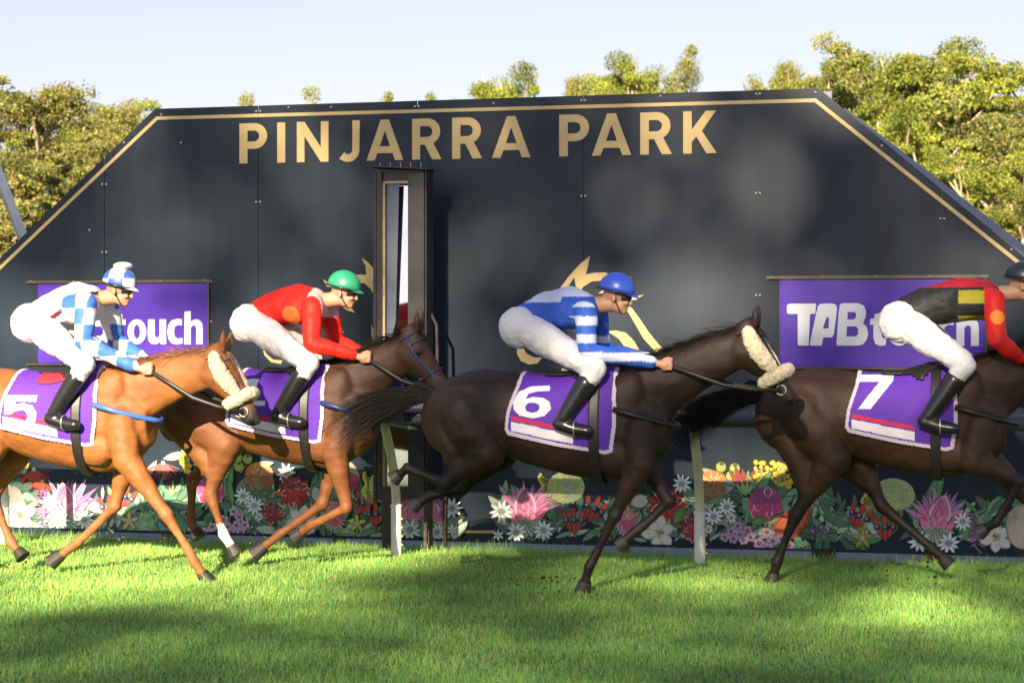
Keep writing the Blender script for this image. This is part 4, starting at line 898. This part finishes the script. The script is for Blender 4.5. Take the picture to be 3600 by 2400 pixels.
    out = [(-.47, 2), (-.52, 1.45), (-.575, 1.27), (-.59, 1.15), (-.57, 1.11), (-.2, 1.035), (.12, .985), (.17, 1.0), (.20, 1.2), (.17, 2)]
    inn = [(-.445, 2), (-.495, 1.45), (-.55, 1.27), (-.565, 1.165), (-.55, 1.135), (-.2, 1.062), (.11, 1.013), (.145, 1.02), (.172, 1.2), (.145, 2)]
    nx0, nw = -.53, .29
    def clothcol(c):
        if not inside(c.x, c.z, inn): return (.52, .46, .56)
        u = (c.x-nx0)/nw; 
        if c.y > 0: u = 1-u
        v = (c.z-(numz-numh/2))/numh
        if sum(inside(u, v, lp) for lp in NUM[num]) % 2: return (.66, .66, .72)
        bz = 1.125-.19*(c.x+.3)
        if -.54 < c.x < -.10:
            if bz+.045 < c.z < bz+.075: return (.45, .015, .06)
            if bz-.03 < c.z < bz+.035: return (.60, .60, .66)
        return (.085, .018, .34)
    skin('saddle_cloth', -.62, .22, 150, -122, 122, 300, .020, clothcol, M['cloth'], keep=lambda c: inside(c.x, c.z, out), wav=.006)
    skin('girth', .01, .08, 6, -180, 180, 60, .030, None, M['leather'])
    skin('saddle', -.34, .10, 16, -62, 62, 40, .045, None, M['leather'], keep=lambda c: abs(c.y) < .10+.9*(.14-abs(c.x+.06)) or abs(c.y) < .13)
    if num == '5': skin('saddle_pad', -.30, .04, 16, -44, 44, 40, .034, None, M['red_cloth'])
    pts = [trunk_pt(-.05+.0, 100, .03)]+[V(.18, -.275, 1.30), V(.34, -.245, 1.25), V(.48, -.17, 1.21), V(.575, -.07, 1.18), V(.60, 0, 1.17), V(.575, .07, 1.18), V(.48, .17, 1.21), V(.34, .245, 1.25), V(.18, .275, 1.30)]
    MB().tube(pts[1:], .012, 6, flat=1.6).build('breast_strap', strap, h, smooth=True)
    return h
def place(xw, Y): return Matrix.Translation(((xw-1800)/FP*Y, Y, 0)) @ Matrix.Rotation(-TH, 4, 'Z')
H5 = place(305, 14.84); H1 = place(1091, 15.24); H6 = place(2093, 13.98); H7 = place(3272, 14.34)
bay = (.10, .042, .017); chest = (.24, .088, .024); dark = (.024, .0125, .009); dbay = (.042, .021, .012)
horse('h5', 'bright chestnut racehorse wearing number 5, leftmost, with cream sheepskin rolls on its low head', H5, '5', 1.235, .25, chest, (.22, .09, .03), (1.10, 1.72), (1.40, 1.16),
      [[(.40, .90), (.70, .50), (.90, .165), (1.0, .005)], [(.26, .90), (.16, .52), (-.12, .25), (-.33, .09)]],
      [[(-.70, .98), (-1.02, .60), (-.96, .26), (-.86, .15)], [(-.62, .98), (-.86, .56), (-.70, .24), (-.58, .12)]], M['blue_strap'], M['hair_red'], True, (.56, 1.55))
horse('h1', 'bay racehorse wearing number 1 with a raised shade-darkened head and one white hind sock', H1, '1', 1.37, .20, (.14, .052, .018), (.15, .056, .018), (.86, 1.86), (1.16, 1.36),
      [[(.26, .92), (.34, .50), (.04, .36), (-.10, .26)], [(.16, .90), (.05, .50), (-.28, .27), (-.49, .10)]],
      [[(-.62, .98), (-.76, .58), (-.66, .28), (-.56, .12)], [(-.72, .98), (-1.04, .66), (-1.04, .34), (-.96, .22)]], M['navy_strap'], M['hair'], False, (.50, 1.63), socks=(5,), headshade=(.045, .022, .014))
horse('h6', 'dark brown racehorse wearing number 6 in the middle, nearest of the four', H6, '6', 1.345, .22, dark, (.012, .010, .009), (1.12, 1.90), (1.43, 1.36),
      [[(.36, .93), (.165, .56), (-.02, .20), (-.08, .005)], [(.30, .93), (.50, .64), (.26, .42), (.14, .32)]],
      [[(-.74, .98), (-1.06, .76), (-1.34, .86), (-1.45, .78)], [(-.72, .98), (-1.02, .70), (-1.26, .64), (-1.38, .56)]], M['leather'], M['hair'], True, (.54, 1.60), tailz=.08)
horse('h7', 'dark bay racehorse wearing number 7 leaving the frame, its hindquarters behind the cream nose roll', H7, '7', 1.40, .24, dbay, (.014, .011, .009), (1.20, 1.92), (1.50, 1.36),
      [[(.30, .92), (.62, .78), (.46, .48), (.34, .40)], [(.40, .92), (.74, .56), (.96, .26), (1.06, .14)]],
      [[(-.68, .92), (-.955, .50), (-1.09, .16), (-1.13, .005)], [(-.55, .94), (-.36, .56), (.0, .26), (.13, .14)]], M['leather'], M['hair'], False, (.72, 1.62))
# ------------------------------------------------------------------ riders
M['skin'] = mat('skin', (.46, .25, .16), .55, var=.10, scale=20)
M['silk'] = mat('racing_silk', (1, 1, 1), .55, var=.06, scale=8, bump=.3, bscale=16, attr=True, spec=.25)
M['breech'] = mat('white_breeches', (.60, .60, .63), .6, var=.05, scale=9, bump=.6, bscale=9)
M['boot'] = mat('black_boot', (.014, .014, .015), .25, spec=.6)
M['lens'] = mat('goggle_lens', (.02, .02, .025), .08)
def rider(label, mtx, dx, dz, lean, hands, silk, capm, cap_extra=None):
    p = empty('person', mtx, label, 'jockey', 'jockeys riding past the post')
    lx, lz = lean
    hipz = 1.86+dz; sh = V(.0+dx+lx, 0, 1.99+dz+lz); hc = V(.205+dx+lx*1.15, 0, 2.075+dz+lz*1.1)
    def torso(e):
        m_ = MB(); pe = V(-.44+dx, 0, hipz+.01)
        m_.chain([pe+V(.02, 0, .02), V(-.28+dx, 0, hipz+.115), V(-.13+dx+lx*.6, 0, hipz+.135+lz*.6), sh+V(-.06, 0, -.01)], [.125+e, .120+e, .130+e, .12+e], 18)
        for s in (1, -1): m_.chain([V(-.13+dx+lx*.6, s*.055, hipz+.11+lz*.6), sh+V(-.02, s*.10, -.02), sh+V(.02, s*.165, -.02)], [.105+e, .085+e, .062+e])
        return m_
    def arms(m_, e, upto=1.0):
        for s in (1, -1):
            s0 = sh+V(.02, s*.175, -.025); elb = V(sh.x+.05, s*.27, sh.z-.30); wr = V(hands[0]-.085, s*.155, hands[1]+.015)
            m_.chain([s0, s0.lerp(elb, .5), elb], [.060+e, .050+e, .042+e]); m_.chain([elb, elb.lerp(wr, .4), elb.lerp(wr, upto)], [.042+e, .040+e, .028+e*.5])
        return m_
    def legs(m_, e, shin=True):
        for s in (1, -1):
            hip = V(-.44+dx, s*.085, hipz); kn = V(.09+dx*.6, s*.285, 1.575+dz*.5); an = V(-.13+dx*.5, s*.325, 1.235)
            m_.ball(hip+V(-.035, 0, .0), (.135+e, .112+e, .132+e)); m_.chain([hip, hip.lerp(kn, .35), hip.lerp(kn, .75), kn], [.105+e, .098+e, .070+e, .060+e])
            m_.chain([kn, kn.lerp(an, .3), kn.lerp(an, .42 if not shin else 1)], [.060+e, .056+e-(0 if shin else .012), .040+e])
        return m_
    def feet(m_, e, sides=(1, -1)):
        for s in sides:
            kn = V(.09+dx*.6, s*.285, 1.575+dz*.5); an = V(-.13+dx*.5, s*.325, 1.235); k0 = kn.lerp(an, .30)
            m_.chain([k0, k0.lerp(an, .45), an], [.057+e, .050+e, .038+e]); m_.chain([an+V(-.03, 0, -.04), an+V(.08, 0, -.075), an+V(.17, s*.005, -.085)], [.036+e, .033+e, .026+e])
        return m_
    b = torso(-.004); arms(b, 0); legs(b, -.002); feet(b, -.002)
    b.chain([sh+V(0, 0, .02), hc+V(-.05, 0, -.05)], [.062, .058]); fw = V(.97, 0, -.22).normalized(); uu = V(.22, 0, .97).normalized()
    Q = lambda x, y, z: hc+fw*x+V(0, y, 0)+uu*z
    b.ball(Q(-.01, 0, .03), (.098, .076, .095)); b.ball(Q(.03, 0, -.05), (.062, .056, .062)); b.ball(Q(.068, 0, -.088), (.026, .028, .022)); b.chain([Q(.085, 0, .012), Q(.108, 0, -.026)], [.010, .0155], 8)
    b.ball(Q(.088, 0, -.058), (.012, .026, .011)); b.ball(Q(.078, .038, -.028), (.022, .02, .02)); b.ball(Q(.078, -.038, -.028), (.022, .02, .02))
    for s in (1, -1):
        b.ball(Q(-.005, s*.076, -.015), (.018, .009, .028))
        wr = V(hands[0]-.085, s*.155, hands[1]+.015); H = V(hands[0]-.02, s*.145, hands[1])
        b.chain([wr, wr.lerp(H, .5), H], [.027, .026, .030]); b.ball(H+V(.0, 0, 0), (.042, .020, .042))
        for i, L in enumerate((.028, .032, .030, .023)):
            r0 = H+V(.030, s*.006, .030-.0195*i); m1 = r0+V(.55*L, -s*.005, -.002); m2 = m1+V(.05*L, -s*.026, -.001); m3 = m2+V(-.85*L, -s*.006, 0); b.chain([H+V(0, 0, .028-.018*i), r0, m1, m2, m3], [.011, .0092, .0088, .0084, .0076], 8)
        b.chain([H+V(-.015, -s*.008, .034), H+V(.018, -s*.014, .050), H+V(.046, -s*.020, .047)], [.012, .0105, .0085], 8)
    vox('body', b, .0075, 3, M['skin'], p)
    t = torso(.016); arms(t, .014, .93); t.ball(V(-.2+dx, 0, hipz+.16), (.2, .13, .09)); vox('silks', t, .010, 3, M['silk'], p, lambda co: silk(co, sh, dx), .034, .15)
    l_ = legs(MB(), .012, False); l_.ball(V(-.42+dx, 0, hipz), (.14, .13, .14)); vox('breeches', l_, .010, 3, M['breech'], p, None, .026, .07)
    for s in (1, -1): vox('boot', feet(MB(), .016, (s,)), .010, 3, M['boot'], p)
    # skull cap with peak, goggles, chin strap
    hm = MB(); cc = Q(-.012, 0, .052); vs = []; rows = 9; seg = 28
    for i in range(rows+1):
        ph = R(98)*i/rows
        for j in range(seg): g_ = 2*math.pi*j/seg; vs.append(cc+fw*(math.sin(ph)*math.cos(g_)*.130)+V(0, math.sin(ph)*math.sin(g_)*.108, 0)+uu*(math.cos(ph)*.118))
    fs = [(i*seg+j, (i+1)*seg+j, (i+1)*seg+(j+1) % seg, i*seg+(j+1) % seg) for i in range(rows) for j in range(seg)]
    hm.add(vs, fs); o = hm.build('helmet', capm, p, smooth=True); s_ = o.modifiers.new('t', 'SOLIDIFY'); s_.thickness = .008
    pk = MB(); vs = []
    for k, (rx, zz) in enumerate(((.120, .0), (.175, -.022))):
        for g_ in np.linspace(-62, 62, 15): vs.append(cc+fw*(math.cos(R(g_))*rx)+V(0, math.sin(R(g_))*.103*(1 if k == 0 else .95), 0)+uu*(zz-.004))
    pk.add(vs, [(i, i+15, i+16, i+1) for i in range(14)]); o2 = pk.build('peak', capm if cap_extra != 'blackpeak' else M['boot'], o, smooth=True); s_ = o2.modifiers.new('t', 'SOLIDIFY'); s_.thickness = .006
    MB().tube([cc+fw*math.cos(R(g_))*.136+V(0, math.sin(R(g_))*.114, 0)+uu*-.018 for g_ in range(0, 361, 15)], .011, 6, flat=.6).build('goggle_strap', M['boot'], o, smooth=True)
    MB().ball(cc, (.02, .02, .03), 10, 6).v
    if cap_extra == 'pompom': MB().ball(cc+uu*.128, (.075, .065, .030), 14, 8).build('pompom', M['fleece2'], o, smooth=True)
    gm = MB(); vs = []
    for z_ in (.022, -.012):
        for g_ in np.linspace(-62, 62, 11): vs.append(Q(0, 0, 0)+fw*math.cos(R(g_))*.104+V(0, math.sin(R(g_))*.082, 0)+uu*z_)
    gm.add(vs, [(i, i+11, i+12, i+1) for i in range(10)]); o3 = gm.build('goggles', M['lens'], p, smooth=True); s_ = o3.modifiers.new('t', 'SOLIDIFY'); s_.thickness = .012
    for s in (1, -1): MB().tube([Q(.0, s*.082, .03), Q(.01, s*.074, -.03), Q(.045, s*.045, -.085), Q(.06, 0, -.112)], .005, 6).build('chin_strap', M['boot'], p, smooth=True)
    # stirrup irons carried under the boots
    for s in (1, -1):
        an = V(-.13+dx*.5, s*.325, 1.235); c = an+V(.08, 0, -.07)
        MB().tube([c+V(0, .05*math.cos(t_), .055*math.sin(t_)+.0) for t_ in np.linspace(0, 6.283, 18)], .006, 6).build('stirrup', M['screw'], p, smooth=True)
    return p
M['fleece2'] = mat('white_pompom', (.7, .7, .7), .9, bump=1, bscale=60)
def capmat(name, col): return mat(name, col, .35, var=.04, bump=.2, bscale=12, spec=.6)
M['cap_white'] = capmat('white_blue_cap', (.55, .62, .78)); M['cap_green'] = capmat('green_cap', (.03, .30, .16)); M['cap_blue'] = capmat('royal_blue_cap', (.035, .09, .55)); M['cap_black'] = capmat('black_cap', (.015, .02, .03))
n_ = M['cap_white'].node_tree; ch = n_.nodes.new('ShaderNodeTexChecker'); ch.inputs['Scale'].default_value = 9; ch.inputs['Color1'].default_value = (.66, .68, .72, 1); ch.inputs['Color2'].default_value = (.05, .13, .50, 1)
tc_ = n_.nodes.new('ShaderNodeTexCoord'); n_.links.new(tc_.outputs['Object'], ch.inputs['Vector'])
for nd_ in n_.nodes:
    if nd_.type == 'MIX': n_.links.new(ch.outputs['Color'], nd_.inputs[6])
def base(co, c): a_ = np.empty((len(co), 3)); a_[:] = c; return a_
def silk5(co, sh, dx):
    c = base(co, (.66, .66, .68)); arm = (np.abs(co[:, 1]) > .15) | (co[:, 2] < sh.z-.17)
    ck = ((np.floor(co[:, 0]*8.5)+np.floor(co[:, 2]*8.5)) % 2 == 0); c[arm & ck] = (.045, .14, .46)
    d = np.abs((co[:, 2]-sh.z+.02)-.55*(co[:, 0]-sh.x+.10)); c[(d < .018) & ~arm] = (.10, .02, .03); return c
def silk1(co, sh, dx):
    c = base(co, (.60, .018, .010)); k = (co[:, 0] > sh.x-.02) & (co[:, 2] > sh.z-.10) & (np.abs(co[:, 1]) < .19); c[k] = (.60, .42, .40)
    d = np.linalg.norm(co[:, [0, 2]]-np.array([sh.x-.16, sh.z-.09]), axis=1); c[(d < .075) & (np.abs(co[:, 1]) > .08)] = (.68, .14, .03); return c
def silk6(co, sh, dx):
    c = base(co, (.03, .10, .50)); arm = (np.abs(co[:, 1]) > .19) | (co[:, 2] < sh.z-.19); st = (np.floor(co[:, 2]*16) % 2 == 0); c[arm & st] = (.52, .58, .72)
    c[(co[:, 2] > sh.z+.085) | ((co[:, 2] > sh.z+.045) & (co[:, 0] < sh.x-.16))] = (.55, .60, .74); return c
def silk7(co, sh, dx):
    c = base(co, (.018, .02, .022)); st = (np.floor((co[:, 2]-sh.z)*11+.4) % 2 == 0) & (co[:, 0] > sh.x-.22); c[st] = (.30, .27, .015)
    arm = (np.abs(co[:, 1]) > .15) & (co[:, 0] > sh.x-.04) | (co[:, 2] < sh.z-.20); c[arm] = (.55, .014, .012)
    d = np.linalg.norm(co[:, [0, 2]]-np.array([sh.x+.05, sh.z-.14]), axis=1); c[(d < .05) & arm] = (.66, .22, .02); c[(co[:, 2] > sh.z+.075)] = (.40, .015, .03); return c
rider('jockey in white and blue checked silks with a pompom cap on the chestnut number 5', H5, .06, .03, (.0, .03), (.56, 1.55), silk5, M['cap_white'], 'pompom')
rider('jockey in red silks and green cap on the bay number 1', H1, .01, .03, (.05, .02), (.50, 1.63), silk1, M['cap_green'], None)
rider('jockey in royal blue silks and blue cap on the dark number 6', H6, -.05, .0, (.0, .0), (.54, 1.60), silk6, M['cap_blue'], None)
rider('jockey in black, yellow and red silks with a black cap at the right edge', H7, .26, .04, (.16, .04), (.72, 1.62), silk7, M['cap_black'], None)
# ------------------------------------------------------------------ grass clippings kicked up by the leading hooves
rs = random.Random(3); mb = MB()
for i in range(150):
    x = rs.gauss(*rs.choice([(480, 240), (480, 240), (1000, 200), (2100, 200), (2900, 260)])); y = rs.uniform(1850, 2010) if i % 4 else rs.uniform(1640, 1900); p = world_pt(x, y, rs.uniform(15.0, 16.6))
    if p.z < .03: p.z = .05+rs.random()*.2
    d = V(rs.uniform(-1, 1), rs.uniform(-1, 1), rs.uniform(-1, 1)).normalized(); s_ = d.orthogonal().normalized()*.004; L = rs.uniform(.015, .05)
    mb.add([p-s_, p+s_, p+d*L], [(0, 1, 2)], (.30, .36, .05))
o = mb.build('grass_clippings', M['grass'], colors=True); tag(o, 'loose grass clippings kicked up around the left horses', 'clippings', kind='stuff')
mb = MB()
for i in range(90):     # clods of turf in the air behind the hooves
    x, y, Y = rs.choice([(735, 2020, 14.8), (150, 2005, 15.0), (2030, 2075, 14.0), (2705, 2055, 14.6), (860, 1980, 15.2), (3300, 2010, 14.2)])
    p = world_pt(x-abs(rs.gauss(0, 110)), y, Y+rs.uniform(-.3, .3)); p.z = abs(rs.gauss(0, .10))+.02; r = rs.uniform(.004, .013)
    mb.ball(p, (r*rs.uniform(.8, 1.6), r, r*rs.uniform(.6, 1.2)), 6, 4, col=rs.choice([(.05, .035, .02), (.08, .10, .03), (.06, .05, .025)]))
o = mb.build('turf_clods', M['grass'], colors=True); tag(o, 'small clods of turf thrown up around the hooves', 'clods', kind='stuff')
